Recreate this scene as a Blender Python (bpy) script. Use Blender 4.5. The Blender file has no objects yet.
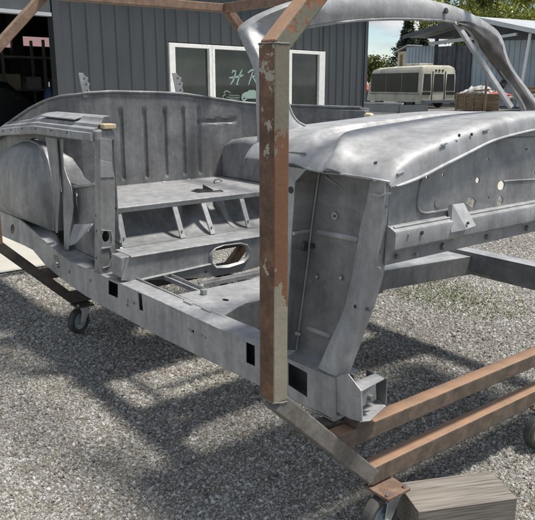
import bpy, bmesh, math, random
from mathutils import Vector, Matrix, noise
from mathutils.geometry import tessellate_polygon
random.seed(7)
S = bpy.context.scene
COL = S.collection
V3 = Vector

# ------------------------------------------------------------------ camera
# world: X = towards the front of the car body, Y = across it (away from us), Z = up
CAM = V3((1.2556, -1.3881, 1.30))
FPX, CX, CY, HY = 690.0, 267.5, 260.0, 85.0
PITCH = math.atan((CY - HY) / FPX)
FWD_H = V3((-0.78801, 0.61566, 0)); RIGHT = V3((0.61566, 0.78801, 0))
FWD = (FWD_H * math.cos(PITCH) + V3((0, 0, -math.sin(PITCH)))).normalized()
UPV = RIGHT.cross(FWD).normalized()
cam = bpy.data.cameras.new('camera'); camo = bpy.data.objects.new('camera', cam); COL.objects.link(camo)
m = Matrix((RIGHT, UPV, -FWD)).transposed().to_4x4(); m.translation = CAM
camo.matrix_world = m
cam.sensor_width = 36; cam.sensor_fit = 'HORIZONTAL'; cam.lens = FPX / 535 * 36
cam.clip_start = 0.05; cam.clip_end = 3000
S.camera = camo

# ------------------------------------------------------------------ sky, sun, exposure
SUN_DIR = V3((0.25, 0.31, 1.0)).normalized()
w = bpy.data.worlds.new("World"); S.world = w; w.use_nodes = True
nt = w.node_tree; nt.nodes.clear()
out = nt.nodes.new('ShaderNodeOutputWorld'); bg = nt.nodes.new('ShaderNodeBackground')
sky = nt.nodes.new('ShaderNodeTexSky'); sky.sky_type = 'NISHITA'; sky.sun_disc = False; sky.dust_density = .05; sky.air_density = 1.0; sky.ozone_density = 3.0
sky.sun_elevation = math.asin(SUN_DIR.z); sky.sun_rotation = math.atan2(SUN_DIR.x, SUN_DIR.y)
tc = nt.nodes.new('ShaderNodeTexCoord'); mp = nt.nodes.new('ShaderNodeMapping'); mp.inputs['Scale'].default_value = (1, 1, 4.0)
no = nt.nodes.new('ShaderNodeTexNoise'); no.inputs['Scale'].default_value = 5.5; no.inputs['Detail'].default_value = 9; no.inputs['Roughness'].default_value = 0.55
cr = nt.nodes.new('ShaderNodeValToRGB'); cr.color_ramp.elements[0].position = 0.43; cr.color_ramp.elements[1].position = 0.56
no2 = nt.nodes.new('ShaderNodeTexNoise'); no2.inputs['Scale'].default_value = 6; no2.inputs['Detail'].default_value = 8
cr2 = nt.nodes.new('ShaderNodeValToRGB')
cr2.color_ramp.elements[0].position = 0.38; cr2.color_ramp.elements[0].color = (4.2, 4.35, 4.6, 1)
cr2.color_ramp.elements[1].position = 0.6; cr2.color_ramp.elements[1].color = (8.6, 8.6, 8.5, 1)
mx = nt.nodes.new('ShaderNodeMix'); mx.data_type = 'RGBA'
L = nt.links.new
L(tc.outputs['Generated'], mp.inputs['Vector']); L(mp.outputs[0], no.inputs['Vector']); L(mp.outputs[0], no2.inputs['Vector'])
L(no.outputs[0], cr.inputs[0]); L(no2.outputs[0], cr2.inputs[0])
L(cr.outputs[0], mx.inputs[0]); L(sky.outputs[0], mx.inputs[6]); L(cr2.outputs[0], mx.inputs[7])
L(mx.outputs[2], bg.inputs[0]); bg.inputs[1].default_value = 0.09
L(bg.outputs[0], out.inputs[0])
sl = bpy.data.lights.new('sun', 'SUN'); sl.energy = 4.0; sl.angle = math.radians(8); sl.color = (1, .955, .89)
so = bpy.data.objects.new('sun', sl); COL.objects.link(so)
so.rotation_euler = SUN_DIR.to_track_quat('Z', 'Y').to_euler(); so.location = (0, 0, 20)
S.view_settings.view_transform = 'Standard'; S.view_settings.look = 'None'
S.view_settings.exposure = 0.5; S.view_settings.gamma = 1

# ------------------------------------------------------------------ measuring helpers (a sight line met with a plane of the place)
def ray(x, y):
    return FWD + RIGHT * ((x - CX) / FPX) - UPV * ((y - CY) / FPX)
def at(x, y, u=None, v=None, z=None):
    r = ray(x, y)
    if z is not None: t = (z - CAM.z) / r.z
    elif u is not None: t = (u - CAM.x) / r.x
    else: t = (v - CAM.y) / r.y
    return CAM + r * t
def far(x, y, D):
    r = ray(x, y); return CAM + r * (D / r.dot(FWD_H))

# ------------------------------------------------------------------ materials
def mat(name, base=(.4, .4, .4), rough=.6, metal=0.0, c2=None, scale=6, detail=6, lo=.35, hi=.65, bump=0.0, bscale=60, spec=.5, emit=None, stretch=None, rough2=None):
    m = bpy.data.materials.new(name); m.use_nodes = True; n = m.node_tree; b = n.nodes['Principled BSDF']
    b.inputs['Base Color'].default_value = (*base, 1); b.inputs['Roughness'].default_value = rough
    b.inputs['Metallic'].default_value = metal; b.inputs['Specular IOR Level'].default_value = spec
    if emit: b.inputs['Emission Color'].default_value = (*emit[:3], 1); b.inputs['Emission Strength'].default_value = emit[3]
    t = n.nodes.new('ShaderNodeTexCoord'); vec = t.outputs['Object']
    if stretch:
        mpp = n.nodes.new('ShaderNodeMapping'); mpp.inputs['Scale'].default_value = stretch
        n.links.new(vec, mpp.inputs[0]); vec = mpp.outputs[0]
    if c2:
        a = n.nodes.new('ShaderNodeTexNoise'); a.inputs['Scale'].default_value = scale; a.inputs['Detail'].default_value = detail; a.inputs['Roughness'].default_value = .6
        n.links.new(vec, a.inputs['Vector'])
        r = n.nodes.new('ShaderNodeValToRGB'); r.color_ramp.elements[0].position = lo; r.color_ramp.elements[1].position = hi
        r.color_ramp.elements[0].color = (*base, 1); r.color_ramp.elements[1].color = (*c2, 1)
        n.links.new(a.outputs[0], r.inputs[0]); n.links.new(r.outputs[0], b.inputs['Base Color'])
        if rough2 is not None:
            q = n.nodes.new('ShaderNodeMapRange'); q.inputs[3].default_value = rough; q.inputs[4].default_value = rough2
            q.inputs[1].default_value = lo; q.inputs[2].default_value = hi
            n.links.new(a.outputs[0], q.inputs[0]); n.links.new(q.outputs[0], b.inputs['Roughness'])
    if bump:
        a2 = n.nodes.new('ShaderNodeTexNoise'); a2.inputs['Scale'].default_value = bscale; a2.inputs['Detail'].default_value = 4
        n.links.new(vec, a2.inputs['Vector'])
        bp = n.nodes.new('ShaderNodeBump'); bp.inputs['Strength'].default_value = bump; bp.inputs['Distance'].default_value = .01
        n.links.new(a2.outputs[0], bp.inputs['Height']); n.links.new(bp.outputs[0], b.inputs['Normal'])
    return m

def blasted(name, dark, mid, light, brown=(.16, .13, .11), bfac=.25, metal=.4, rough=.56):
    """bare blasted sheet steel: broad cloudy patches, finer mottling, faint brown flash rust, tiny dents"""
    m = bpy.data.materials.new(name); m.use_nodes = True; n = m.node_tree; b = n.nodes['Principled BSDF']; K = n.links.new
    t = n.nodes.new('ShaderNodeTexCoord')
    def N(s, d, r=.6, dist=0):
        a = n.nodes.new('ShaderNodeTexNoise'); a.inputs['Scale'].default_value = s; a.inputs['Detail'].default_value = d
        a.inputs['Roughness'].default_value = r; a.inputs['Distortion'].default_value = dist
        K(t.outputs['Object'], a.inputs['Vector']); return a
    a = N(3.2, 10, .68, .9); r = n.nodes.new('ShaderNodeValToRGB')
    e = r.color_ramp.elements; e[0].position = .3; e[0].color = (*dark, 1); e[1].position = .72; e[1].color = (*light, 1)
    e2 = r.color_ramp.elements.new(.5); e2.color = (*mid, 1)
    K(a.outputs[0], r.inputs[0])
    f = N(38, 5); fr = n.nodes.new('ShaderNodeMapRange'); fr.inputs[1].default_value = .3; fr.inputs[2].default_value = .7; fr.inputs[3].default_value = .88; fr.inputs[4].default_value = 1.1
    K(f.outputs[0], fr.inputs[0])
    mm = n.nodes.new('ShaderNodeMix'); mm.data_type = 'RGBA'; mm.blend_type = 'MULTIPLY'; mm.inputs[0].default_value = 1
    K(r.outputs[0], mm.inputs[6]); K(fr.outputs[0], mm.inputs[7])
    ms = n.nodes.new('ShaderNodeMapping'); ms.inputs['Scale'].default_value = (1, 1, .16); K(t.outputs['Object'], ms.inputs[0])
    st = n.nodes.new('ShaderNodeTexNoise'); st.inputs['Scale'].default_value = 16; st.inputs['Detail'].default_value = 6; st.inputs['Roughness'].default_value = .65; K(ms.outputs[0], st.inputs['Vector'])
    sr = n.nodes.new('ShaderNodeMapRange'); sr.inputs[1].default_value = .32; sr.inputs[2].default_value = .68; sr.inputs[3].default_value = .76; sr.inputs[4].default_value = 1.18; K(st.outputs[0], sr.inputs[0])
    sk = N(120, 3, .8); kr = n.nodes.new('ShaderNodeMapRange'); kr.inputs[1].default_value = .66; kr.inputs[2].default_value = .74; kr.inputs[3].default_value = 1; kr.inputs[4].default_value = .55; K(sk.outputs[0], kr.inputs[0])
    pm = n.nodes.new('ShaderNodeMath'); pm.operation = 'MULTIPLY'; K(sr.outputs[0], pm.inputs[0]); K(kr.outputs[0], pm.inputs[1])
    m0 = n.nodes.new('ShaderNodeMix'); m0.data_type = 'RGBA'; m0.blend_type = 'MULTIPLY'; m0.inputs[0].default_value = 1; K(mm.outputs[2], m0.inputs[6]); K(pm.outputs[0], m0.inputs[7]); mm = m0
    g = N(2.6, 9, .7, .8); gr = n.nodes.new('ShaderNodeMapRange'); gr.inputs[1].default_value = .55; gr.inputs[2].default_value = .75; gr.inputs[4].default_value = bfac
    K(g.outputs[0], gr.inputs[0])
    m2 = n.nodes.new('ShaderNodeMix'); m2.data_type = 'RGBA'; K(gr.outputs[0], m2.inputs[0]); K(mm.outputs[2], m2.inputs[6]); m2.inputs[7].default_value = (*brown, 1)
    K(m2.outputs[2], b.inputs['Base Color'])
    b.inputs['Metallic'].default_value = metal
    rr = n.nodes.new('ShaderNodeMapRange'); rr.inputs[1].default_value = .3; rr.inputs[2].default_value = .7; rr.inputs[3].default_value = rough + .12; rr.inputs[4].default_value = rough - .1
    K(a.outputs[0], rr.inputs[0]); K(rr.outputs[0], b.inputs['Roughness'])
    h = N(9, 3); h2 = N(220, 3)
    ad = n.nodes.new('ShaderNodeMath'); ad.operation = 'MULTIPLY_ADD'; ad.inputs[1].default_value = .05; K(h2.outputs[0], ad.inputs[0]); K(h.outputs[0], ad.inputs[2])
    bp = n.nodes.new('ShaderNodeBump'); bp.inputs['Strength'].default_value = .35; bp.inputs['Distance'].default_value = .012
    K(ad.outputs[0], bp.inputs['Height']); K(bp.outputs[0], b.inputs['Normal'])
    return m

def rusty(name, c1, c2, c3, paint=None, plo=.5, phi=.56, pscale=5, metal=.1):
    m = bpy.data.materials.new(name); m.use_nodes = True; n = m.node_tree; b = n.nodes['Principled BSDF']; K = n.links.new
    t = n.nodes.new('ShaderNodeTexCoord')
    a = n.nodes.new('ShaderNodeTexNoise'); a.inputs['Scale'].default_value = 22; a.inputs['Detail'].default_value = 8; a.inputs['Roughness'].default_value = .7
    K(t.outputs['Object'], a.inputs['Vector'])
    r = n.nodes.new('ShaderNodeValToRGB'); e = r.color_ramp.elements; e[0].position = .3; e[0].color = (*c1, 1); e[1].position = .7; e[1].color = (*c3, 1)
    x = e.new(.5); x.color = (*c2, 1); K(a.outputs[0], r.inputs[0]); col = r.outputs[0]
    if paint:
        p = n.nodes.new('ShaderNodeTexNoise'); p.inputs['Scale'].default_value = pscale; p.inputs['Detail'].default_value = 9; p.inputs['Roughness'].default_value = .62
        K(t.outputs['Object'], p.inputs['Vector'])
        pr = n.nodes.new('ShaderNodeMapRange'); pr.inputs[1].default_value = plo; pr.inputs[2].default_value = phi; K(p.outputs[0], pr.inputs[0])
        mm = n.nodes.new('ShaderNodeMix'); mm.data_type = 'RGBA'; K(pr.outputs[0], mm.inputs[0]); K(col, mm.inputs[6]); mm.inputs[7].default_value = (*paint, 1)
        col = mm.outputs[2]
    K(col, b.inputs['Base Color']); b.inputs['Roughness'].default_value = .68; b.inputs['Metallic'].default_value = metal
    bn = n.nodes.new('ShaderNodeTexNoise'); bn.inputs['Scale'].default_value = 90; bn.inputs['Detail'].default_value = 5; K(t.outputs['Object'], bn.inputs['Vector'])
    bp = n.nodes.new('ShaderNodeBump'); bp.inputs['Strength'].default_value = .25; bp.inputs['Distance'].default_value = .003
    K(bn.outputs[0], bp.inputs['Height']); K(bp.outputs[0], b.inputs['Normal'])
    return m

M = {}
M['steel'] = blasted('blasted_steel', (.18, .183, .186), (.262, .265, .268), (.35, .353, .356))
M['steel_dark'] = blasted('blasted_steel_dark', (.12, .121, .122), (.195, .196, .197), (.29, .29, .29), brown=(.12, .09, .075), bfac=.45)  # darker, browner variant of the same sheet steel
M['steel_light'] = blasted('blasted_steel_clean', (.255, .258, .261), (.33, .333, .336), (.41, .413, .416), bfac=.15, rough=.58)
M['dark_sheet'] = blasted('dark_inner_sheet', (.045, .04, .037), (.085, .078, .072), (.15, .14, .13), brown=(.08, .06, .045), bfac=.5, metal=.35)  # much darker, browner sheet for the far screen pillar's inner face
M['galv'] = mat('zinc_plate', (.42, .43, .43), .42, .8, (.55, .55, .54), 30)
M['rust'] = rusty('rusty_tube', (.12, .05, .028), (.22, .095, .05), (.34, .17, .10))
M['rust_pale'] = rusty('rusty_rail', (.20, .10, .065), (.33, .17, .11), (.42, .27, .19), paint=(.27, .22, .19), plo=.5, phi=.62, pscale=7)
M['rust_brown'] = rusty('brown_tube', (.14, .085, .055), (.22, .14, .095), (.30, .2, .14))
M['tube_dark'] = rusty('dark_tube', (.05, .042, .036), (.085, .07, .06), (.13, .1, .085))
M['post_left'] = rusty('flaking_post', (.10, .045, .025), (.19, .09, .05), (.30, .17, .10), paint=(.46, .42, .33), plo=.53, phi=.57, pscale=11)
M['tube_grey'] = rusty('grey_painted_tube', (.11, .102, .094), (.165, .155, .142), (.23, .215, .195), paint=(.13, .085, .06), plo=.6, phi=.68, pscale=9, metal=.35)
def coated(name, bands, side, c_top=None, patch=None, up_rust=False):
    """square tube: bands = (z0, z1, colour) coats of old paint on the face turned to the front, flaking at their borders"""
    m = rusty(name, *side); n = m.node_tree; K = n.links.new; b = n.nodes['Principled BSDF']; col = b.inputs['Base Color'].links[0].from_socket
    ge = n.nodes.new('ShaderNodeNewGeometry'); sep = n.nodes.new('ShaderNodeSeparateXYZ'); sn = n.nodes.new('ShaderNodeSeparateXYZ'); K(ge.outputs['Position'], sep.inputs[0]); K(ge.outputs['True Normal'], sn.inputs[0])
    no_ = n.nodes.new('ShaderNodeTexNoise'); no_.inputs['Scale'].default_value = 14; no_.inputs['Detail'].default_value = 9; no_.inputs['Roughness'].default_value = .68; K(ge.outputs['Position'], no_.inputs['Vector'])
    def mth(op, a, b_=None, c_=None):
        q = n.nodes.new('ShaderNodeMath'); q.operation = op; q.use_clamp = False
        for k, x in enumerate((a, b_, c_)):
            if x is None: continue
            if isinstance(x, (int, float)): q.inputs[k].default_value = x
            else: K(x, q.inputs[k])
        return q.outputs[0]
    zz = mth('MULTIPLY_ADD', no_.outputs[0], .5, mth('SUBTRACT', sep.outputs[2], .25))
    fx = mth('GREATER_THAN', sn.outputs[0], .5)
    for z0, z1, colr in bands:
        k1 = mth('GREATER_THAN', zz, z0); k2 = mth('LESS_THAN', zz, z1); f = mth('MULTIPLY', mth('MULTIPLY', k1, k2), fx)
        mm = n.nodes.new('ShaderNodeMix'); mm.data_type = 'RGBA'; K(f, mm.inputs[0]); K(col, mm.inputs[6])
        cn = n.nodes.new('ShaderNodeMix'); cn.data_type = 'RGBA'; cn.inputs[6].default_value = (*[c * .45 for c in colr], 1); cn.inputs[7].default_value = (*colr, 1); K(no_.outputs[0], cn.inputs[0]); K(cn.outputs[2], mm.inputs[7]); col = mm.outputs[2]
    if patch:
        p2 = n.nodes.new('ShaderNodeTexNoise'); p2.inputs['Scale'].default_value = 10; p2.inputs['Detail'].default_value = 8; p2.inputs['Roughness'].default_value = .7; K(ge.outputs['Position'], p2.inputs['Vector'])
        lim = mth('SUBTRACT', .79, mth('MULTIPLY', sep.outputs[2], .18)); f = mth('MULTIPLY', mth('GREATER_THAN', p2.outputs[0], lim), mth('LESS_THAN', sn.outputs[0], .5))
        mm = n.nodes.new('ShaderNodeMix'); mm.data_type = 'RGBA'; K(f, mm.inputs[0]); K(col, mm.inputs[6]); mm.inputs[7].default_value = (*patch, 1); col = mm.outputs[2]
    if c_top:
        f = mth('MULTIPLY', mth('GREATER_THAN', sn.outputs[2], .5), mth('MULTIPLY_ADD', no_.outputs[0], 1.2, .15))
        mm = n.nodes.new('ShaderNodeMix'); mm.data_type = 'RGBA'; mm.clamp_factor = True; K(f, mm.inputs[0]); K(col, mm.inputs[6]); mm.inputs[7].default_value = (*c_top, 1); col = mm.outputs[2]
    K(col, b.inputs['Base Color']); return m
M['post'] = coated('flaking_post', [(.30, .80, (.34, .31, .235)), (1.19, 1.7, (.23, .205, .15)), (.80, 1.19, (.22, .105, .056))], ((.06, .036, .024), (.13, .07, .042), (.24, .13, .07)), patch=(.36, .33, .26))
M['arm'] = coated('part_painted_arm', [(1.0, 1.435, (.25, .23, .17))], ((.13, .065, .035), (.24, .115, .06), (.34, .19, .11)), c_top=(.34, .22, .14))
M['rail'] = coated('rusty_rail', [], ((.06, .048, .038), (.115, .088, .066), (.19, .135, .10)), c_top=(.33, .195, .115))
M['plate_rust'] = rusty('rusty_plate', (.09, .055, .038), (.15, .095, .065), (.24, .16, .115))
M['wood_tan'] = mat('tan_wood', (.42, .33, .2), .8, 0, (.55, .45, .3), 20)
M['black'] = mat('black_rubber', (.02, .02, .02), .6, 0, (.035, .035, .035), 30)
M['tyre'] = mat('grey_rubber', (.03, .03, .031), .65, 0, (.07, .068, .06), 25, bump=.2)
M['hub'] = mat('wheel_hub', (.30, .36, .38), .5, .3, (.4, .45, .46), 20)
M['bolt'] = mat('bright_bolt', (.6, .6, .6), .3, 1)
M['wall'] = mat('slate_metal_cladding', (.040, .046, .050), .5, .15, (.053, .060, .065), 2.2, stretch=(1, 1, .25), bump=.05, bscale=8)
M['white'] = mat('white_frame', (.78, .78, .76), .5, 0, (.66, .66, .63), 12)
M['glass'] = mat('dark_window_glass', (.014, .019, .017), .04, 0, (.035, .042, .038), 1.3, spec=.6)  # paler patches put into the glass colour for reflections
M['mint'] = mat('mint_vinyl', (.22, .31, .275), .6)
M['concrete'] = mat('pale_concrete', (.34, .325, .28), .85, 0, (.46, .44, .385), 1.2, bump=.15, bscale=40)
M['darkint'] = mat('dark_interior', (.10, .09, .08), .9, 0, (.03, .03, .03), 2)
M['leaf'] = mat('broad_leaves', (.20, .235, .05), .5, 0, (.40, .42, .10), .45)
M['leaf2'] = mat('needle_leaves', (.018, .035, .016), .7, 0, (.035, .055, .025), .8)
M['leaf3'] = mat('bush_leaves', (.07, .10, .025), .6, 0, (.16, .17, .045), .8)
M['bark'] = mat('bark', (.09, .07, .05), .9, 0, (.14, .11, .08), 6, bump=.4)
M['bus'] = mat('dirty_white_paint', (.44, .42, .345), .65, 0, (.20, .185, .14), 2.2, 10, .45, .75, stretch=(1, 1, .3))
M['busglass'] = mat('tinted_bus_glass', (.012, .014, .014), .2, 0, (.022, .023, .022), 2, spec=.25)
M['shed_blue'] = mat('blue_grey_sheet', (.28, .34, .38), .5, .2, (.36, .42, .46), 1)
M['shed_dark'] = mat('dark_steel_sheet', (.06, .066, .07), .7, .2, (.11, .12, .13), 1)
M['roof'] = mat('roof_sheet', (.42, .44, .45), .45, .5, (.5, .52, .53), 1)
M['timber'] = mat('weathered_timber', (.13, .09, .055), .9, 0, (.27, .19, .11), 3, stretch=(1, 1, 4))
M['tarp'] = mat('white_tarp', (.42, .41, .39), .7, 0, (.16, .14, .12), 3.2, 8, .45, .62)
M['red'] = mat('faded_red', (.42, .07, .045), .5, 0, (.28, .07, .05), 3)
M['cream'] = mat('cream_paint', (.62, .54, .36), .6, 0, (.5, .43, .3), 2)
M['pink'] = mat('pink_glow_sheet', (.5, .3, .32), .6, emit=(.62, .40, .40, .42))  # emission put in to stand for daylight coming through the strip

def grey_wood():
    m = bpy.data.materials.new('silvered_timber'); m.use_nodes = True; n = m.node_tree; b = n.nodes['Principled BSDF']; K = n.links.new
    t = n.nodes.new('ShaderNodeTexCoord'); mp = n.nodes.new('ShaderNodeMapping'); mp.inputs['Scale'].default_value = (.9, 22, 22)
    K(t.outputs['Object'], mp.inputs[0])
    a = n.nodes.new('ShaderNodeTexNoise'); a.inputs['Scale'].default_value = 7; a.inputs['Detail'].default_value = 8; a.inputs['Distortion'].default_value = .12; K(mp.outputs[0], a.inputs['Vector'])
    r = n.nodes.new('ShaderNodeValToRGB'); e = r.color_ramp.elements; e[0].position = .3; e[0].color = (.06, .05, .04, 1); e[1].position = .62; e[1].color = (.24, .215, .185, 1)
    x = e.new(.42); x.color = (.15, .132, .112, 1)
    K(a.outputs[0], r.inputs[0]); K(r.outputs[0], b.inputs['Base Color']); b.inputs['Roughness'].default_value = .85
    bp = n.nodes.new('ShaderNodeBump'); bp.inputs['Strength'].default_value = .4; bp.inputs['Distance'].default_value = .003; K(a.outputs[0], bp.inputs['Height']); K(bp.outputs[0], b.inputs['Normal'])
    return m
M['block'] = grey_wood()

def gravel_mats():
    m = bpy.data.materials.new('gravel_stone'); m.use_nodes = True; n = m.node_tree; b = n.nodes['Principled BSDF']; K = n.links.new
    oi = n.nodes.new('ShaderNodeObjectInfo')
    r = n.nodes.new('ShaderNodeValToRGB'); e = r.color_ramp.elements
    e[0].position = 0; e[0].color = (.08, .075, .068, 1); e[1].position = 1; e[1].color = (.50, .485, .45, 1); x = e.new(.15); x.color = (.15, .13, .10, 1); x = e.new(.72); x.color = (.30, .30, .29, 1)
    for p, c in ((.3, (.21, .205, .188)), (.6, (.295, .287, .262)), (.85, (.38, .37, .335))):
        x = e.new(p); x.color = (*c, 1)
    K(oi.outputs['Random'], r.inputs[0])
    t = n.nodes.new('ShaderNodeNewGeometry')
    big = n.nodes.new('ShaderNodeTexNoise'); big.inputs['Scale'].default_value = 1.0; big.inputs['Detail'].default_value = 4
    K(t.outputs['Position'], big.inputs['Vector'])
    mr = n.nodes.new('ShaderNodeMapRange'); mr.inputs[1].default_value = .3; mr.inputs[2].default_value = .7; mr.inputs[3].default_value = .78; mr.inputs[4].default_value = 1.2; K(big.outputs[0], mr.inputs[0])
    mm = n.nodes.new('ShaderNodeMix'); mm.data_type = 'RGBA'; mm.blend_type = 'MULTIPLY'; mm.inputs[0].default_value = 1
    K(r.outputs[0], mm.inputs[6]); K(mr.outputs[0], mm.inputs[7]); K(mm.outputs[2], b.inputs['Base Color'])
    b.inputs['Roughness'].default_value = .8
    g = bpy.data.materials.new('gravel_bed'); g.use_nodes = True; n = g.node_tree; b = n.nodes['Principled BSDF']; K = n.links.new
    t = n.nodes.new('ShaderNodeTexCoord')
    vo = n.nodes.new('ShaderNodeTexVoronoi'); vo.inputs['Scale'].default_value = 38; K(t.outputs['Object'], vo.inputs['Vector'])
    sep = n.nodes.new('ShaderNodeSeparateColor'); K(vo.outputs['Color'], sep.inputs[0])
    r = n.nodes.new('ShaderNodeValToRGB'); e = r.color_ramp.elements; e[0].color = (.05, .048, .043, 1); e[1].color = (.24, .23, .205, 1); x = e.new(.5); x.color = (.12, .115, .103, 1)
    K(sep.outputs[0], r.inputs[0]); K(r.outputs[0], b.inputs['Base Color']); b.inputs['Roughness'].default_value = .9
    bp = n.nodes.new('ShaderNodeBump'); bp.inputs['Strength'].default_value = .8; bp.inputs['Distance'].default_value = .012; bp.invert = True
    K(vo.outputs['Distance'], bp.inputs['Height']); K(bp.outputs[0], b.inputs['Normal'])
    return m, g
M['stone'], M['bed'] = gravel_mats()

# ------------------------------------------------------------------ object helpers
def tag(o, label=None, cat=None, group=None, kind=None):
    if label: o['label'] = label
    if cat: o['category'] = cat
    if group: o['group'] = group
    if kind: o['kind'] = kind
    return o
def empty(name, loc, label, cat, group=None):
    o = bpy.data.objects.new(name, None); COL.objects.link(o); o.location = loc; o.empty_display_size = .1
    return tag(o, label, cat, group)
def wloc(o):
    p = V3((0, 0, 0))
    while o is not None: p += V3(o.location); o = o.parent
    return p
class MB:
    def __init__(s): s.v = []; s.f = []
    def add(s, vs, fs):
        b = len(s.v); s.v += [V3(p) for p in vs]; s.f += [tuple(i + b for i in f) for f in fs]; return s
    def obox(s, o, a, b, c):
        o, a, b, c = map(V3, (o, a, b, c))
        if a.cross(b).dot(c) < 0: a, b = b, a
        P = [o, o + a, o + a + b, o + b, o + c, o + a + c, o + a + b + c, o + b + c]
        return s.add(P, [(0, 3, 2, 1), (4, 5, 6, 7), (0, 1, 5, 4), (1, 2, 6, 5), (2, 3, 7, 6), (3, 0, 4, 7)])
    def box(s, x0, y0, z0, x1, y1, z1):
        return s.obox((x0, y0, z0), (x1 - x0, 0, 0), (0, y1 - y0, 0), (0, 0, z1 - z0))
    def loft(s, rings, closed=True, caps=True, loop=False):
        n = len(rings[0]); vs = [p for r in rings for p in r]; fs = []
        R = len(rings)
        for i in range(R if loop else R - 1):
            for j in range(n if closed else n - 1):
                a = i * n + j; b = i * n + (j + 1) % n; i2 = (i + 1) % R
                fs.append((a, b, i2 * n + (j + 1) % n, i2 * n + j))
        if caps and closed and not loop: fs.append(tuple(range(n))[::-1]); fs.append(tuple((R - 1) * n + k for k in range(n)))
        return s.add(vs, fs)
    def tube(s, pts, r, n=8, r2=None):
        pts = [V3(p) for p in pts]; rings = []
        up = None
        for i, p in enumerate(pts):
            d = (pts[min(i + 1, len(pts) - 1)] - pts[max(i - 1, 0)]).normalized()
            if up is None: up = V3((0, 0, 1)) if abs(d.z) < .9 else V3((1, 0, 0))
            x = up.cross(d).normalized(); y = d.cross(x); up = y
            rr = r if r2 is None else r + (r2 - r) * i / (len(pts) - 1)
            rings.append([p + x * math.cos(2 * math.pi * k / n) * rr + y * math.sin(2 * math.pi * k / n) * rr for k in range(n)])
        return s.loft(rings)
    def bar(s, p, q, wdt, hgt, up=(0, 0, 1)):
        p, q = V3(p), V3(q); d = (q - p).normalized(); x = d.cross(V3(up)).normalized(); y = x.cross(d).normalized()
        return s.obox(p - x * wdt / 2 - y * hgt / 2, q - p, x * wdt, y * hgt)
    def disc(s, c, ax, r, t, n=20):
        c = V3(c); ax = V3(ax).normalized(); return s.tube([c - ax * t / 2, c + ax * t / 2], r, n)
    def build(s, name, material, parent=None, smooth=None, bevel=0, fix=True):
        off = wloc(parent) if parent else V3((0, 0, 0))
        me = bpy.data.meshes.new(name); me.from_pydata([tuple(p - off) for p in s.v], [], s.f)
        if fix:
            bm = bmesh.new(); bm.from_mesh(me); bmesh.ops.recalc_face_normals(bm, faces=bm.faces); bm.to_mesh(me); bm.free()
        me.materials.append(material)
        o = bpy.data.objects.new(name, me); COL.objects.link(o); o.parent = parent
        if smooth is not None:
            for p in me.polygons: p.use_smooth = True
            me.set_sharp_from_angle(angle=math.radians(smooth))
        if bevel:
            b = o.modifiers.new('bevel', 'BEVEL'); b.width = bevel; b.segments = 2; b.limit_method = 'ANGLE'; b.angle_limit = math.radians(40)
        return o
def circ(cx, cy, rx, ry=None, n=14, rot=0):
    ry = ry or rx; c, s_ = math.cos(rot), math.sin(rot); o = []
    for k in range(n):
        a = 2 * math.pi * k / n; x, y = rx * math.cos(a), ry * math.sin(a); o.append((cx + x * c - y * s_, cy + x * s_ + y * c))
    return o
def plate_mb(pts, holes, thick, mb=None):
    """pts/holes: 3D outlines lying (nearly) in one plane; thickness goes along vector thick"""
    mb = mb or MB(); T = V3(thick)
    loops = [[V3(p) for p in pts]] + [[V3(p) for p in h] for h in holes]
    n = T.normalized(); ex = n.orthogonal().normalized(); ey = n.cross(ex)
    flat = [[V3((p.dot(ex), p.dot(ey), 0)) for p in l] for l in loops]
    tris = tessellate_polygon(flat); allp = [p for l in loops for p in l]; N = len(allp)
    fs = [tuple(t) for t in tris] + [tuple(i + N for i in t[::-1]) for t in tris]
    b = 0
    for l in loops:
        k = len(l)
        for i in range(k): fs.append((b + i, b + (i + 1) % k, b + (i + 1) % k + N, b + i + N))
        b += k
    return mb.add(allp + [p + T for p in allp], fs)
def vplate(name, material, parent, pix, holes=(), v=-.12, t=.004, **kw):
    """sheet standing lengthwise of the car (plane v), outline given by sight lines"""
    return plate_mb([at(x, y, v=v) for x, y in pix], [[at(x, y, v=v) for x, y in h] for h in holes], (0, t, 0)).build(name, material, parent, **kw)
def uplate(name, material, parent, pix, holes=(), u=0, t=-.004, **kw):
    return plate_mb([at(x, y, u=u) for x, y in pix], [[at(x, y, u=u) for x, y in h] for h in holes], (t, 0, 0)).build(name, material, parent, **kw)
def ruled(name, material, parent, A, B, thick=(0, .003, 0), smooth=30, sub=1):
    """sheet between two 3D polylines of equal length"""
    mb = MB(); T = V3(thick); n = len(A); rows = []
    for k in range(sub + 1):
        f = k / sub; rows.append([V3(a).lerp(V3(b), f) for a, b in zip(A, B)])
    ring = [rows[k][i] for i in range(n) for k in range(sub + 1)]
    rings = [[rows[k][i] for k in range(sub + 1)] + [rows[k][i] + T for k in range(sub, -1, -1)] for i in range(n)]
    return mb.loft(rings).build(name, material, parent, smooth=smooth)
def resample(pl, n):
    pl = [V3(p) for p in pl]; d = [0]
    for a, b in zip(pl, pl[1:]): d.append(d[-1] + (b - a).length)
    o = []; j = 0
    for k in range(n):
        s_ = d[-1] * k / (n - 1)
        while j < len(d) - 2 and d[j + 1] < s_: j += 1
        f = (s_ - d[j]) / max(1e-9, d[j + 1] - d[j]); o.append(pl[j].lerp(pl[j + 1], min(1, max(0, f))))
    return o
def interp(x, tab):
    if x <= tab[0][0]: return tab[0][1]
    for (a, p), (b, q) in zip(tab, tab[1:]):
        if x <= b:
            f = (x - a) / (b - a); f = f * f * (3 - 2 * f) if False else f; return p + (q - p) * f
    return tab[-1][1]

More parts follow.
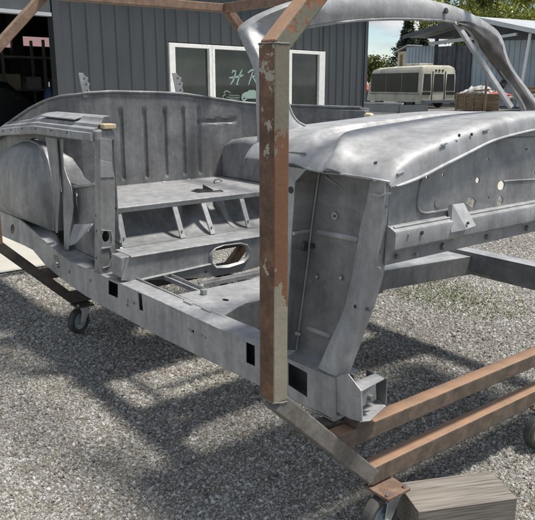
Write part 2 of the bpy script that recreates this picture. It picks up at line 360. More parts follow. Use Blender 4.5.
# ================================================================== SETTING
g = MB(); g.add([(-1500, -1500, -.042), (1500, -1500, -.042), (1500, 1500, -.042), (-1500, 1500, -.042)], [(0, 1, 2, 3)])
tag(g.build('gravel_ground', M['bed'], fix=False), kind='structure')
c = MB(); c.add([(-3.72, -14, -.024), (-3.76, .9, -.024), (-4.0, 9.2, -.024), (-30, 9.2, -.024), (-30, -14, -.024)], [(0, 1, 2, 3, 4)])
tag(c.build('concrete_apron', M['concrete'], fix=False), kind='structure')

def gravel_field():
    mb = MB(); X0, X1, Y0, Y1 = -9, 1.9, -1.7, 10
    nx, ny = 40, 44
    keep = []
    for i in range(nx + 1):
        for j in range(ny + 1): mb.v.append(V3((X0 + (X1 - X0) * i / nx, Y0 + (Y1 - Y0) * j / ny, -.036)))
    for i in range(nx):
        for j in range(ny):
            cx = X0 + (X1 - X0) * (i + .5) / nx; cy = Y0 + (Y1 - Y0) * (j + .5) / ny
            d = V3((cx, cy, 0)) - V3((CAM.x, CAM.y, 0)); f = d.dot(FWD_H); s_ = d.dot(RIGHT)
            if f < .5 or abs(s_) > f * .46 + .35: continue
            if cx < -3.72 and cy < 9.2: continue
            a = i * (ny + 1) + j; mb.f.append((a, a + ny + 1, a + ny + 2, a + 1))
    o = mb.build('gravel', M['stone'], fix=False); tag(o, 'loose grey and buff crushed gravel lying over the yard', 'gravel', kind='stuff')
    ng = bpy.data.node_groups.new('gravel_scatter', 'GeometryNodeTree')
    ng.interface.new_socket('Geometry', in_out='INPUT', socket_type='NodeSocketGeometry'); ng.interface.new_socket('Geometry', in_out='OUTPUT', socket_type='NodeSocketGeometry')
    N = ng.nodes.new; K = ng.links.new
    gi = N('NodeGroupInput'); go = N('NodeGroupOutput'); join = N('GeometryNodeJoinGeometry')
    pos = N('GeometryNodeInputPosition'); dist = N('ShaderNodeVectorMath'); dist.operation = 'DISTANCE'; dist.inputs[1].default_value = (CAM.x, CAM.y, 0); K(pos.outputs[0], dist.inputs[0])
    for k in range(3):
        dens = N('ShaderNodeMapRange'); dens.inputs[1].default_value = 1.8; dens.inputs[2].default_value = 6.5; dens.inputs[3].default_value = (13000, 8500, 1500)[k]; dens.inputs[4].default_value = (2800, 1600, 220)[k]
        K(dist.outputs['Value'], dens.inputs[0])
        dp = N('GeometryNodeDistributePointsOnFaces'); dp.inputs['Seed'].default_value = 11 + k
        K(gi.outputs[0], dp.inputs['Mesh']); K(dens.outputs[0], dp.inputs['Density'])
        ico = N('GeometryNodeMeshIcoSphere'); ico.inputs['Radius'].default_value = 1; ico.inputs['Subdivisions'].default_value = 2 if k == 2 else 1
        sp = N('GeometryNodeSetPosition'); nz = N('ShaderNodeTexNoise'); nz.inputs['Scale'].default_value = 1.1 + k * .35; nz.noise_dimensions = '4D'; nz.inputs['W'].default_value = k * 7.3
        sub = N('ShaderNodeVectorMath'); sub.operation = 'SUBTRACT'; sub.inputs[1].default_value = (.5, .5, .5)
        sc = N('ShaderNodeVectorMath'); sc.operation = 'SCALE'; sc.inputs['Scale'].default_value = 1.9
        K(nz.outputs['Color'], sub.inputs[0]); K(sub.outputs[0], sc.inputs[0]); K(sc.outputs[0], sp.inputs['Offset']); K(ico.outputs[0], sp.inputs['Geometry'])
        sm = N('GeometryNodeSetMaterial'); sm.inputs['Material'].default_value = M['stone']; K(sp.outputs[0], sm.inputs['Geometry'])
        rv = N('FunctionNodeRandomValue'); rv.data_type = 'FLOAT_VECTOR'; s0 = (.0035, .0049, .0070)[k]
        rv.inputs[0].default_value = (s0 * .7, s0 * .6, s0 * .5); rv.inputs[1].default_value = (s0 * 1.5, s0 * 1.1, s0 * .95); rv.inputs['Seed'].default_value = 3 + k
        gs = N('ShaderNodeMapRange'); gs.inputs[1].default_value = 1.8; gs.inputs[2].default_value = 6.5; gs.inputs[3].default_value = 1.0; gs.inputs[4].default_value = 1.6; gs.clamp = True
        K(dist.outputs['Value'], gs.inputs[0])
        s2 = N('ShaderNodeVectorMath'); s2.operation = 'SCALE'; K(rv.outputs[0], s2.inputs[0]); K(gs.outputs[0], s2.inputs['Scale'])
        rr = N('FunctionNodeRandomValue'); rr.data_type = 'FLOAT_VECTOR'; rr.inputs[0].default_value = (-.8, -.8, 0); rr.inputs[1].default_value = (.8, .8, 6.283); rr.inputs['Seed'].default_value = 31 + k
        ip = N('GeometryNodeInstanceOnPoints'); K(dp.outputs['Points'], ip.inputs['Points']); K(sm.outputs[0], ip.inputs['Instance']); K(rr.outputs[0], ip.inputs['Rotation']); K(s2.outputs[0], ip.inputs['Scale'])
        K(ip.outputs[0], join.inputs[0])
    K(gi.outputs[0], join.inputs[0]); K(join.outputs[0], go.inputs[0])
    md = o.modifiers.new('scatter', 'NODES'); md.node_group = ng
    return o
gravel_field()

def weeds():
    mb = MB(); rnd = random.Random(5)
    c0 = at(452, 296, z=-.03)
    for k in range(1900):
        a = rnd.random() * 6.283; r = (rnd.random() ** .7) * .48
        x = c0.x + math.cos(a) * r * 1.1; y = c0.y + math.sin(a) * r * .75
        h = rnd.uniform(.006, .020); d = rnd.random() * 6.283; wd = .0035
        p = V3((x, y, -.033)); q = V3((math.cos(d), math.sin(d), 0)); s_ = V3((-q.y, q.x, 0)) * wd
        mb.add([p - s_, p + s_, p + q * h * .8 + V3((0, 0, h))], [(0, 1, 2)])
    tag(mb.build('weeds', M['leaf3'], fix=False), 'sparse low green weeds sprouting from the gravel beyond the floor frame', 'weeds', kind='stuff')
weeds()

# ------------------------------------------------------------------ the dark metal workshop
WA = at(168, 41, z=2.1); WB = at(323, 50.5, z=2.1)
WD = V3((WB.x - WA.x, WB.y - WA.y, 0)).normalized(); WN = V3((WD.y, -WD.x, 0))
if WN.dot(CAM - WA) < 0: WN = -WN
W0 = V3((WA.x, WA.y, 0))
def onwall(x, y, out_=0.0):
    r = ray(x, y); t = (W0 + WN * out_ - CAM).dot(WN) / r.dot(WN); p = CAM + r * t
    return (p - W0).dot(WD), p.z
def wp(t, z, o=0.0): return W0 + WD * t + V3((0, 0, z)) + WN * o
T0 = onwall(56, 60)[0]; T1 = onwall(366, 60)[0]
ZH = onwall(30, 11)[1]; ZTOP = 3.9
shop = empty('metal_workshop', wp((T0 + T1) / 2, 0), 'dark slate metal clad workshop with white framed windows and an open bay', 'workshop')
FR = {}
FR['t0'] = onwall(168, 60)[0]; FR['t1'] = onwall(323.5, 60)[0]; FZ1 = 2.1; FZ0 = 0.55
def clad(t, z0, z1, wdt, me=None):
    mb = MB(); prof = [(0, 0), (.30, 0), (.335, .022), (.40, .022), (.435, 0)]
    prof = [(a / .435 * wdt, b) for a, b in prof]
    rings = [[wp(t + a, z0, b) for a, b in prof] + [wp(t + a, z0, b - .012) for a, b in reversed(prof)],
             [wp(t + a, z1, b) for a, b in prof] + [wp(t + a, z1, b - .012) for a, b in reversed(prof)]]
    return mb.loft(rings).build('wall_panel', M['wall'], shop)
pitch = .30
t = T0 + .10
while t < T1 - .12:
    wd = min(pitch, T1 - .12 - t); e = t + wd
    for lim in (FR['t0'], FR['t1']):
        if t < lim - .03 < e - .005 and lim - .03 - t > .03: wd = lim - t; e = t + wd
    if e > FR['t0'] + .02 and t < FR['t1'] - .02:
        clad(t, FZ1 + .02, ZTOP, wd); clad(t, 0.01, FZ0 - .02, wd)
    else: clad(t, 0.01, ZTOP, wd)
    t += wd
mb = MB(); mb.obox(wp(T0 - .03, 0, -.12), WD * .13, WN * .16, V3((0, 0, ZTOP))); mb.build('corner_trim', M['wall'], shop, bevel=.006)
mb = MB(); mb.obox(wp(T1 - .12, 0, -.12), WD * .13, WN * .165, V3((0, 0, ZTOP))); mb.build('corner_trim', M['wall'], shop, bevel=.006)
# side wall beyond the right corner and roof
mb = MB(); mb.obox(wp(T1 - .06, 0, -9), WD * .06, WN * 8.87, V3((0, 0, ZTOP))); mb.build('side_wall', M['wall'], shop)
mb = MB(); mb.obox(wp(T0 - 6.5, ZTOP + .01, -9.3), WD * (T1 - T0 + 6.9), WN * 9.7, V3((0, 0, .12))); mb.build('roof', M['roof'], shop)
# open bay
mb = MB(); mb.obox(wp(T0 - 5.2, ZH + .03, -.1), WD * 5.15, WN * .12, V3((0, 0, ZTOP - ZH - .03))); mb.build('bay_header', M['shed_dark'], shop)
mb = MB(); mb.obox(wp(T0 - 5.2, ZH - .03, -.1), WD * 5.15, WN * .15, V3((0, 0, .055))); mb.build('bay_header_trim', M['roof'], shop, bevel=.004)
mb = MB(); mb.obox(wp(T0 - 6.4, 0, -.1), WD * 1.15, WN * .12, V3((0, 0, ZTOP))); mb.build('bay_side_wall', M['wall'], shop)
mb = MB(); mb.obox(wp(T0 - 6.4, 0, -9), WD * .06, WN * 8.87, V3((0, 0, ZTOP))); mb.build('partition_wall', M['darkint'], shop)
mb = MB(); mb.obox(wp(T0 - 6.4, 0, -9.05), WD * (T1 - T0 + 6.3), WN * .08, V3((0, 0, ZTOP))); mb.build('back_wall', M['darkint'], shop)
def inb(x, y, o_):
    t_, z_ = onwall(x, y, o_); return t_, z_
for xa, xb in ((-30, 11.8), (23.5, 56)):
    ta, zb = inb(xa, 44.5, -6); tb, zt = inb(xb, 37, -6)
    mb = MB(); mb.obox(wp(ta, zb, -6.02), WD * (tb - ta), WN * .02, V3((0, 0, zt - zb))); mb.build('pink_glow_strip', M['pink'], shop)  # self-glowing strip, added glow in place of transmitted daylight
ta, _ = inb(12, 40, -5.9); tb, _ = inb(23, 40, -5.9)
mb = MB(); mb.obox(wp(ta, 0, -6.1), WD * (tb - ta), WN * .2, V3((0, 0, ZTOP - .02))); mb.build('inner_column', M['shed_dark'], shop)
ta, za = inb(24, 73, -5.5); tb, zb = inb(54, 57, -5.5)
for k in range(12):
    mb = MB(); mb.obox(wp(ta + (tb - ta) * k / 12, za, -5.52), WD * ((tb - ta) / 12 * .7), WN * .05, V3((0, 0, zb - za))); mb.build('locker_door', M['shed_dark'], shop)
# windows
def window(x0, x1, px0, px1):
    a = onwall(x0, 70)[0]; b = onwall(x1, 70)[0]; pa = onwall(px0, 70)[0]; pb = onwall(px1, 70)[0]
    outl = [wp(a, FZ0, .05), wp(b, FZ0, .05), wp(b, FZ1, .05), wp(a, FZ1, .05)]
    hole = [wp(pa, FZ0 + .07, .05), wp(pb, FZ0 + .07, .05), wp(pb, FZ1 - .075, .05), wp(pa, FZ1 - .075, .05)]
    f = plate_mb(outl, [hole], WN * -.10).build('window', M['white'], shop, bevel=.006)
    mb = MB(); mb.obox(wp(pa - .01, FZ0 + .06, -.012), WD * (pb - pa + .02), WN * -.012, V3((0, 0, FZ1 - FZ0 - .13))); mb.build('pane', M['glass'], f)
    return f
window(168.4, 210.6, 174.2, 208)
wf = window(210.9, 286.6, 213.6, 283.4)
window(287.0, 323.5, 290.4, 317.8)
mb = MB(); mb.obox(wp(FR['t0'], FZ0 - .03, -.35), WD * (FR['t1'] - FR['t0']), WN * .02, V3((0, 0, FZ1 - FZ0 + .06))); mb.build('blackout_board', M['darkint'], shop)
def ribbon(mb, pts, wdt):
    P = [V3((*onwall(x, y, -.006), 0)) for x, y in pts]; Lf, Rt = [], []
    for i, p in enumerate(P):
        d = (P[min(i + 1, len(P) - 1)] - P[max(i - 1, 0)]).normalized(); n_ = V3((-d.y, d.x, 0))
        ww = wdt * (.6 if i in (0, len(P) - 1) else 1); Lf.append(p + n_ * ww / 2); Rt.append(p - n_ * ww / 2)
    for i in range(len(P) - 1):
        q = [Lf[i], Lf[i + 1], Rt[i + 1], Rt[i]]
        mb.add([wp(a.x, a.y, -.007) for a in q] + [wp(a.x, a.y, -.011) for a in q], [(0, 1, 2, 3), (4, 7, 6, 5), (0, 4, 5, 1), (1, 5, 6, 2), (2, 6, 7, 3), (3, 7, 4, 0)])
WF = 5.35
def zc(pts, ox=160, oy=30, s=WF): return [(ox + x / s, oy + y / s) for x, y in pts]
mb = MB()
for st in ([(385, 222), (392, 210), (405, 212), (402, 232), (392, 262), (378, 284)], [(440, 205), (428, 230), (418, 262), (410, 286), (420, 284)], [(370, 248), (395, 246), (430, 240), (446, 233)]): ribbon(mb, zc(st), .042)
mb.build('letter_h', M['mint'], wf)
mb = MB()
for st in ([(497, 215), (488, 245), (474, 286)], [(470, 222), (488, 208), (512, 203), (524, 212), (518, 230), (500, 242), (486, 244)], [(496, 243), (508, 262), (520, 284), (530, 288)]): ribbon(mb, zc(st), .042)
mb.build('letter_r', M['mint'], wf)
mb = MB()
for st in ([(370, 341), (425, 343)], [(358, 352), (428, 353)], [(372, 361), (424, 362)], [(352, 366), (336, 356), (338, 344), (350, 338), (342, 328), (352, 318), (368, 322), (378, 330)]): ribbon(mb, zc(st), .018)
mb.build('speed_lines', M['mint'], wf)
def flatpoly(pts, mb): return plate_mb([wp(*onwall(x, y, -.006), -.007) for x, y in zc(pts)], [], WN * -.004, mb)
mb = MB(); flatpoly([(436, 352), (440, 336), (455, 326), (470, 322), (478, 314), (505, 313), (518, 324), (545, 327), (570, 332), (574, 352), (556, 358), (470, 360)], mb); mb.build('hot_rod_silhouette', M['mint'], wf)
for cx_ in (450, 553):
    mb = MB(); mb.v = []; pts = circ(cx_, 355, 15, 17, 18); hl = circ(cx_, 355, 7, 8, 12)
    plate_mb([wp(*onwall(x, y, -.006), -.0045) for x, y in zc(pts)], [[wp(*onwall(x, y, -.006), -.0045) for x, y in zc(hl)]], WN * .001, mb); mb.build('wheel_silhouette', M['mint'] if cx_ > 500 else M['mint'], wf)

# a dark car parked in the bay
def dark_car():
    ta, _ = inb(0, 90, -2.2); tb, _ = inb(47, 90, -2.2)
    root = empty('parked_car', wp(tb - 2.1, 0, -3), 'dark parked car in the shade of the open workshop bay', 'car')
    mb = MB(); prof = [(-4.4, .25), (-4.4, .7), (-4.2, .95), (-3.2, 1.02), (-2.9, 1.05), (-2.3, 1.42), (-1.3, 1.46), (-.75, 1.38), (-.35, 1.05), (-.12, .95), (0, .72), (0, .3)]
    rings = []
    for o_, s_ in ((-2.2, .88), (-2.35, 1), (-3.6, 1), (-3.75, .88)):
        rings.append([wp(tb + a, .25 + (b - .25) * s_, o_) for a, b in prof])
    mb.loft(rings).build('car_body', mat('dark_car_paint', (.012, .013, .016), .45, .0), root, smooth=40)
    for a in (-3.5, -.85):
        for o_ in (-2.25, -3.7):
            wm = MB(); wm.disc(wp(tb + a, .32, o_), WN, .32, .2, 24); wm.build('wheel', M['black'], root, smooth=40)
    mb = MB(); plate_mb([wp(tb + a, b, -2.19) for a, b in ((-2.75, 1.06), (-2.25, 1.3), (-1.35, 1.33), (-.85, 1.26), (-.55, 1.06))], [], WN * .01, mb); mb.build('side_window', M['glass'], root)
dark_car()

def bay_stuff():
    ta, _ = inb(50, 95, -1.0); g_ = empty('gas_bottle', wp(ta, 0, -1.0), 'blue welding gas bottle standing just inside the workshop bay', 'gas bottle')
    mb = MB(); mb.loft([[wp(ta, 0, -1.0) + WD * math.cos(a) * r + WN * math.sin(a) * r + V3((0, 0, z)) for a in [k * math.pi / 8 for k in range(16)]] for z, r in ((0, .11), (.02, .115), (1.1, .115), (1.2, .10), (1.27, .05), (1.3, .035))]).build('bottle', mat('blue_bottle_paint', (.02, .035, .09), .6), g_, smooth=50)
    mb = MB(); mb.tube([wp(ta, 1.3, -1.0), wp(ta, 1.38, -1.0)], .03, 8); mb.build('valve', M['bolt'], g_)
    ta, _ = inb(4, 95, -4.0); r_ = empty('storage_rack', wp(ta + 1, 0, -4.2), 'steel rack of boxes in the dim back of the workshop bay', 'rack')
    for x in (0, 1.0, 2.0):
        for o_ in (-4.5, -4.0): mb = MB(); mb.obox(wp(ta + x, 0, o_), WD * .05, WN * .05, V3((0, 0, 2.3))); mb.build('upright', M['roof'], r_)
    for z in (.5, 1.2, 1.9):
        mb = MB(); mb.obox(wp(ta, z, -4.5), WD * 2.05, WN * .55, V3((0, 0, .04))); mb.build('shelf', M['roof'], r_)
        for k in range(4 if z < 1.5 else 0):
            rn = random.Random(int(z * 10) + k); h = rn.uniform(.2, .45); mb = MB(); mb.obox(wp(ta + .08 + k * .5, z + .042, -4.4), WD * rn.uniform(.25, .4), WN * .38, V3((0, 0, h)))
            tag(mb.build('storage_box', M[('cream', 'tarp', 'timber', 'red')[(k + int(z * 10)) % 4]], None), '%s storage box, %s on the %s shelf of the workshop rack' % (('cream', 'pale grey', 'brown', 'red')[(k + int(z * 10)) % 4], ('leftmost', 'second from left', 'third from left', 'rightmost')[k], {5: 'bottom', 12: 'middle', 19: 'top'}[int(z * 10)]), 'box', 'boxes on the workshop rack')
bay_stuff()

# ------------------------------------------------------------------ yard behind
def frame_at(xa, ya, Da, xb, Db):
    """ground frame: origin below one sight line, x axis towards another; y axis away from the viewer"""
    a = far(xa, ya, Da); b = far(xb, ya, Db); o = V3((a.x, a.y, 0)); X = V3((b.x - a.x, b.y - a.y, 0)); Lx = X.length; X.normalize(); Y = V3((-X.y, X.x, 0))
    if Y.dot(FWD_H) < 0: Y = -Y
    return o, X, Y, Lx
class FMB(MB):
    def __init__(s, fr): super().__init__(); s.o, s.X, s.Y = fr[:3]
    def P(s, x, y, z): return s.o + s.X * x + s.Y * y + V3((0, 0, z))
    def fb(s, x0, y0, z0, x1, y1, z1): return s.obox(s.P(x0, y0, z0), s.X * (x1 - x0), s.Y * (y1 - y0), V3((0, 0, z1 - z0)))

def minibus():
    fr = frame_at(421, 90, 41, 455.5, 42.2); W = fr[3]; Lb = 5.4; H = 2.44
    root = empty('minibus', fr[0] + fr[1] * W / 2 + fr[2] * Lb / 2, 'dirty white minibus with tinted windows parked in front of the open shed', 'minibus')
    b = FMB(fr); rings = []
    # section across (x,z), lofted along y
    def sec(y, zt, ins=0):
        return [b.P(ins, y, .35), b.P(ins, y, zt - .55), b.P(.06 + ins, y, zt - .25), b.P(.16 + ins, y, zt - .08), b.P(.4, y, zt), b.P(W - .4, y, zt), b.P(W - .16 - ins, y, zt - .08), b.P(W - .06 - ins, y, zt - .25), b.P(W - ins, y, zt - .55), b.P(W - ins, y, .35)]
    rings = [sec(.0, H - .14, .05), sec(.06, H - .05, .01), sec(.25, H), sec(Lb * .6, H - .03), sec(Lb - .9, H - .08), sec(Lb - .45, H - .16, .02), sec(Lb - .12, 1.3, .05), sec(Lb, 1.1, .08)]
    b.loft(rings).build('bus_body', M['bus'], root, smooth=35)
    def pane(pts, name='bus_window', m_='busglass', t_=None):
        p = FMB(fr); plate_mb([p.P(*q) for q in pts], [], t_ or (p.X * -.03), p).build(name, M[m_], root)
    # left side: one tall dark band of four panes
    y0, y1 = .26, 4.9; n_ = 3
    for k in range(n_):
        a = y0 + (y1 - y0) * k / n_ + .04; c_ = y0 + (y1 - y0) * (k + 1) / n_ - .04
        pane([(-.005, a, .92), (-.005, c_, .92), (.0, c_, 2.02), (.0, a, 2.02)])
    # rear: three panes, the middle one in a door
    for a, c_, z0 in ((.14, .70, 1.0), (.90, 1.66, .95), (1.86, W - .12, 1.0)):
        pane([(a, -.03, z0), (c_, -.03, z0), (c_ - .03, -.0, 1.95), (a + .03, -.0, 1.95)], t_=fr[2] * .12)
    for a in (.80, 1.74): q = FMB(fr); q.fb(a, -.035, .45, a + .03, .1, 2.1); q.build('door_seam', M['busglass'], root)
    for a, c_ in ((.1, .68), (1.9, W - .1)): q = FMB(fr); q.fb(a, -.05, .78, c_, .1, .92); q.build('tail_light', M['busglass'], root)
    for k in range(3): q = FMB(fr); q.fb(.98 + k * .25, -.02, 2.1, 1.1 + k * .25, .12, 2.2); q.build('marker_lamp', M['busglass'], root)
    q = FMB(fr); q.fb(.05, -.16, .3, W - .05, -.02, .48); q.build('rear_bumper', M['shed_dark'], root, bevel=.02)
    q = FMB(fr); q.fb(W * .3, 1.2, H + .003, W * .7, 2.6, H + .14); q.build('roof_vent', M['bus'], root, bevel=.04)
    q = FMB(fr); q.fb(-.03, .1, .80, .0, 5.0, .825); q.build('side_rail', M['shed_dark'], root)
    for y in (1.2, 4.3):
        for x in (.12, W - .12):
            q = FMB(fr); q.disc(q.P(x + (.12 if x < 1 else -.12), y, .34), fr[1], .34, .2, 24); q.build('wheel', M['black'], root, smooth=40)
    return fr
minibus()

def shed():
    fr = frame_at(408, 60, 52, 545, 42); L_ = fr[3]
    root = empty('pole_shed', fr[0] + fr[1] * L_ / 2, 'open fronted pole shed of blue grey sheet behind the minibus', 'shed')
    def tx(x, y=0):   # distance along the front for a sight line
        r = ray(x, 60); o = fr[0] + fr[2] * y; t_ = (o - CAM).dot(fr[2]) / r.dot(fr[2]); p = CAM + r * t_; return (p - fr[0]).dot(fr[1])
    def tz(x, yy, y=0):
        r = ray(x, yy); o = fr[0] + fr[2] * y; t_ = (o - CAM).dot(fr[2]) / r.dot(fr[2]); return (CAM + r * t_).z
    xm = tx(472); xr = tx(480); D = 9
    zl = tz(422, 37); zr = tz(486, 19); zR = tz(540, 33)
    def sheets(x0, x1, z0, z1, y, m_, step=.33, zf=None):
        x = x0
        while x < x1 - .05:
            e = min(x + step, x1); q = FMB(fr); zt = z1 if zf is None else min(zf(x + step / 2), z1)
            q.fb(x, y, z0, e - .05, y + .05, zt); q.fb(e - .05, y - .03, z0, e, y + .05, zt); q.build('wall_sheet', M[m_], root); x += step
    sheets(tx(408) , tx(436), .05, tz(410, 47), -.2, 'shed_blue')
    sheets(tx(424, D - .3), tx(486, D - .3), .05, 4.5, D - .3, 'shed_dark', .55)
    sheets(xm, L_ + 1, .05, tz(500, 33), 0, 'shed_blue', .42)
    for x in (tx(436), tx(455), xm - .1):
        q = FMB(fr); q.fb(x - .1, -.12, 0, x + .1, .06, tz(455, 36)); q.build('shed_post', M['shed_dark'], root)
    for z in (1.2, 2.0, 2.8):
        q = FMB(fr); q.fb(tx(436), D - .42, z, xm, D - .34, z + .12); q.build('girt', M['shed_dark'], root)
    # beam under the roof and gable boards
    q = FMB(fr); q.bar(q.P(tx(432), -.3, tz(435, 43.5)), q.P(tx(476), -.3, tz(476, 38)), .2, .22); q.build('front_beam', M['roof'], root)
    q = FMB(fr); q.bar(q.P(tx(500), -1.6, tz(500, 38, -1.6)), q.P(tx(533), -1.6, tz(533, 32.5, -1.6)), .16, .16); q.build('front_beam', M['roof'], root)
    mb = FMB(fr); plate_mb([mb.P(tx(424), -.1, zl - .1), mb.P(tx(474), -.1, tz(474, 38) + .1), mb.P(tx(474), -.1, zr - .2)], [], mb.Y * .1, mb).build('gable_board', M['shed_dark'], root)
    mb = FMB(fr); plate_mb([mb.P(tx(474), -.1, tz(480, 40)), mb.P(L_ + 1, -.1, tz(540, 40)), mb.P(L_ + 1, -.1, zR - .1), mb.P(tx(486), -.1, zr - .15), mb.P(tx(474), -.1, zr - .25)], [], mb.Y * .08, mb).build('gable_board', M['shed_dark'], root)
    def slope(x0, z0, x1, z1, name):
        q = FMB(fr); q.obox(q.P(x0, -1.7, z0), q.X * (x1 - x0) + V3((0, 0, z1 - z0)), q.Y * (D + 2), V3((0, 0, .10))); q.build(name, M['roof'], root)
        q = FMB(fr); q.obox(q.P(x0, -1.74, z0 - .12), q.X * (x1 - x0) + V3((0, 0, z1 - z0)), q.Y * .035, V3((0, 0, .26))); q.build('fascia', M['roof'] if x0 > 3 else M['shed_dark'], root)
    slope(tx(420), zl - .05, tx(486), zr, 'roof_slope'); slope(tx(486), zr, L_ + 2, zR - .35, 'roof_slope')
    mb = FMB(fr); mb.tube([mb.P(tx(528, -1.5), -1.5, tz(528, 33, -1.5)), mb.P(tx(522, -1.5), -1.5, 0.1)], .09, 8); mb.build('white_prop', M['white'], root, smooth=40)
    mb = FMB(fr); mb.fb(tx(397.5, 1.2), 1.2, 0, tx(406, 1.2), 2.2, tz(402, 51, 1.2)); 
    root2 = empty('cream_cabin', mb.P(tx(402, 1.2), 1.7, 0), 'small cream hut with a lean roof left of the pole shed', 'hut'); mb.build('cabin_wall', M['cream'], root2)
    mb = FMB(fr); z_ = tz(402, 50, 1.2); mb.obox(mb.P(tx(396, 1.2), 1.0, z_ - .15), mb.X * (tx(409, 1.2) - tx(396, 1.2)) + V3((0, 0, .45)), mb.Y * 1.5, V3((0, 0, .08))); mb.build('roof', M['roof'], root2)
    mb = FMB(fr); mb.fb(tx(400, 1.2), 1.17, 0, tx(402.5, 1.2), 1.198, z_ - .3); mb.build('door', M['timber'], root2)
shed()

# trees: trunk, limbs and a crown of many small leaf clumps
def tree(name, base, H, R, n, lm, label, seed, conic=False, leafsize=.22, trunk=.18, zc0=.25, group=None, flat=1.0, cat='tree'):
    rnd = random.Random(seed); root = empty(name, base, label, cat, group); B = V3(base)
    mb = MB(); mb.tube([B, B + V3((.05, .02, H * .45)), B + V3((-.05, .05, H * .92))], trunk, 7, trunk * .25); mb.build('trunk', M['bark'], root, smooth=60)
    lf = MB()
    if conic:
        lm_ = int(H / .35)
        for k in range(lm_):
            z = H * (zc0 + (1 - zc0) * k / lm_); rr = R * (1 - k / lm_) ** 1.0 * rnd.uniform(.75, 1.15)
            for a in range(9):
                an = rnd.random() * 6.283; tip = B + V3((math.cos(an) * rr, math.sin(an) * rr, z - rr * .22))
                for q in range(max(3, int(n / lm_ / 9))):
                    f = rnd.random() ** .7; p = (B + V3((0, 0, z))).lerp(tip, f) + V3([rnd.gauss(0, .12) for _ in range(3)])
                    s_ = leafsize * rnd.uniform(.5, 1.2); d1 = V3((rnd.gauss(0, 1), rnd.gauss(0, 1), rnd.gauss(-.4, .5))).normalized() * s_; d2 = V3([rnd.gauss(0, 1) for _ in range(3)]).normalized() * s_ * .45
                    lf.add([p, p + d1 + d2, p + d1 - d2], [(0, 1, 2)])
    else:
        cl = []
        for k in range(26):
            while True:
                q = V3([rnd.uniform(-1, 1) for _ in range(3)])
                if q.length < 1: break
            cl.append((B + V3((q.x * R, q.y * R, H * (.5 + zc0) * .5 + H * .42 + q.z * H * .36 * flat)), rnd.uniform(.18, .34) * R))
        lb = MB()
        for c_, r_ in cl[:14]: lb.tube([B + V3((0, 0, H * .3)), (B + V3((0, 0, H * .45))).lerp(c_, .5), c_], trunk * .35, 5, trunk * .08)
        lb.build('branches', M['bark'], root)
        for k in range(n):
            c_, r_ = cl[k % 26]; q = V3([rnd.gauss(0, .5) for _ in range(3)]); q.z *= .7; p = c_ + q * r_ * 1.25
            s_ = leafsize * rnd.uniform(.5, 1.2); d1 = V3([rnd.gauss(0, 1) for _ in range(3)]).normalized() * s_; d2 = V3([rnd.gauss(0, 1) for _ in range(3)]).normalized() * s_ * .6
            lf.add([p - d1, p + d2, p + d1, p - d2], [(0, 1, 2, 3)])
    lf.build('crown', lm, root, fix=False)
def gnd(x, D): p = far(x, 85, D); return (p.x, p.y, 0)
tree('conifer', gnd(406, 75), 8.4, 3.3, 26000, M['leaf2'], 'tall dark conifer behind the cream hut', 1, True, .2, .2, .12, 'conifers beyond the yard')
tree('conifer', gnd(420, 82), 8.8, 2.3, 18000, M['leaf2'], 'slimmer dark conifer just right of the tall one', 2, True, .2, .2, .12, 'conifers beyond the yard')
tree('leafy_tree', gnd(464, 62), 10.6, 3.6, 30000, M['leaf'], 'yellow green leafy tree above the shed, left of two', 3, False, .15, .2, .2)
tree('leafy_tree', gnd(497, 66), 10.8, 3.8, 30000, M['leaf'], 'yellow green leafy tree above the middle of the shed roof', 4, False, .15, .2, .2)
tree('leafy_tree', gnd(535, 70), 8.0, 3.0, 16000, M['leaf'], 'low leafy treetop showing over the right end of the shed roof', 6, False, .15, .2, .2)
tree('bush', gnd(372, 90), 4.6, 2.4, 3600, M['leaf3'], 'bright green bush beside the workshop corner', 8, False, .22, .12, .1, cat='bush')
tree('bush', gnd(384, 96), 3.8, 2.6, 3600, M['leaf3'], 'lower green bush behind the minibus front', 9, False, .22, .12, .1, cat='bush')
tree('bush', gnd(396, 99), 3.0, 2.4, 2600, M['leaf3'], 'dull green bush below the tall conifer', 10, False, .22, .12, .1, cat='bush')

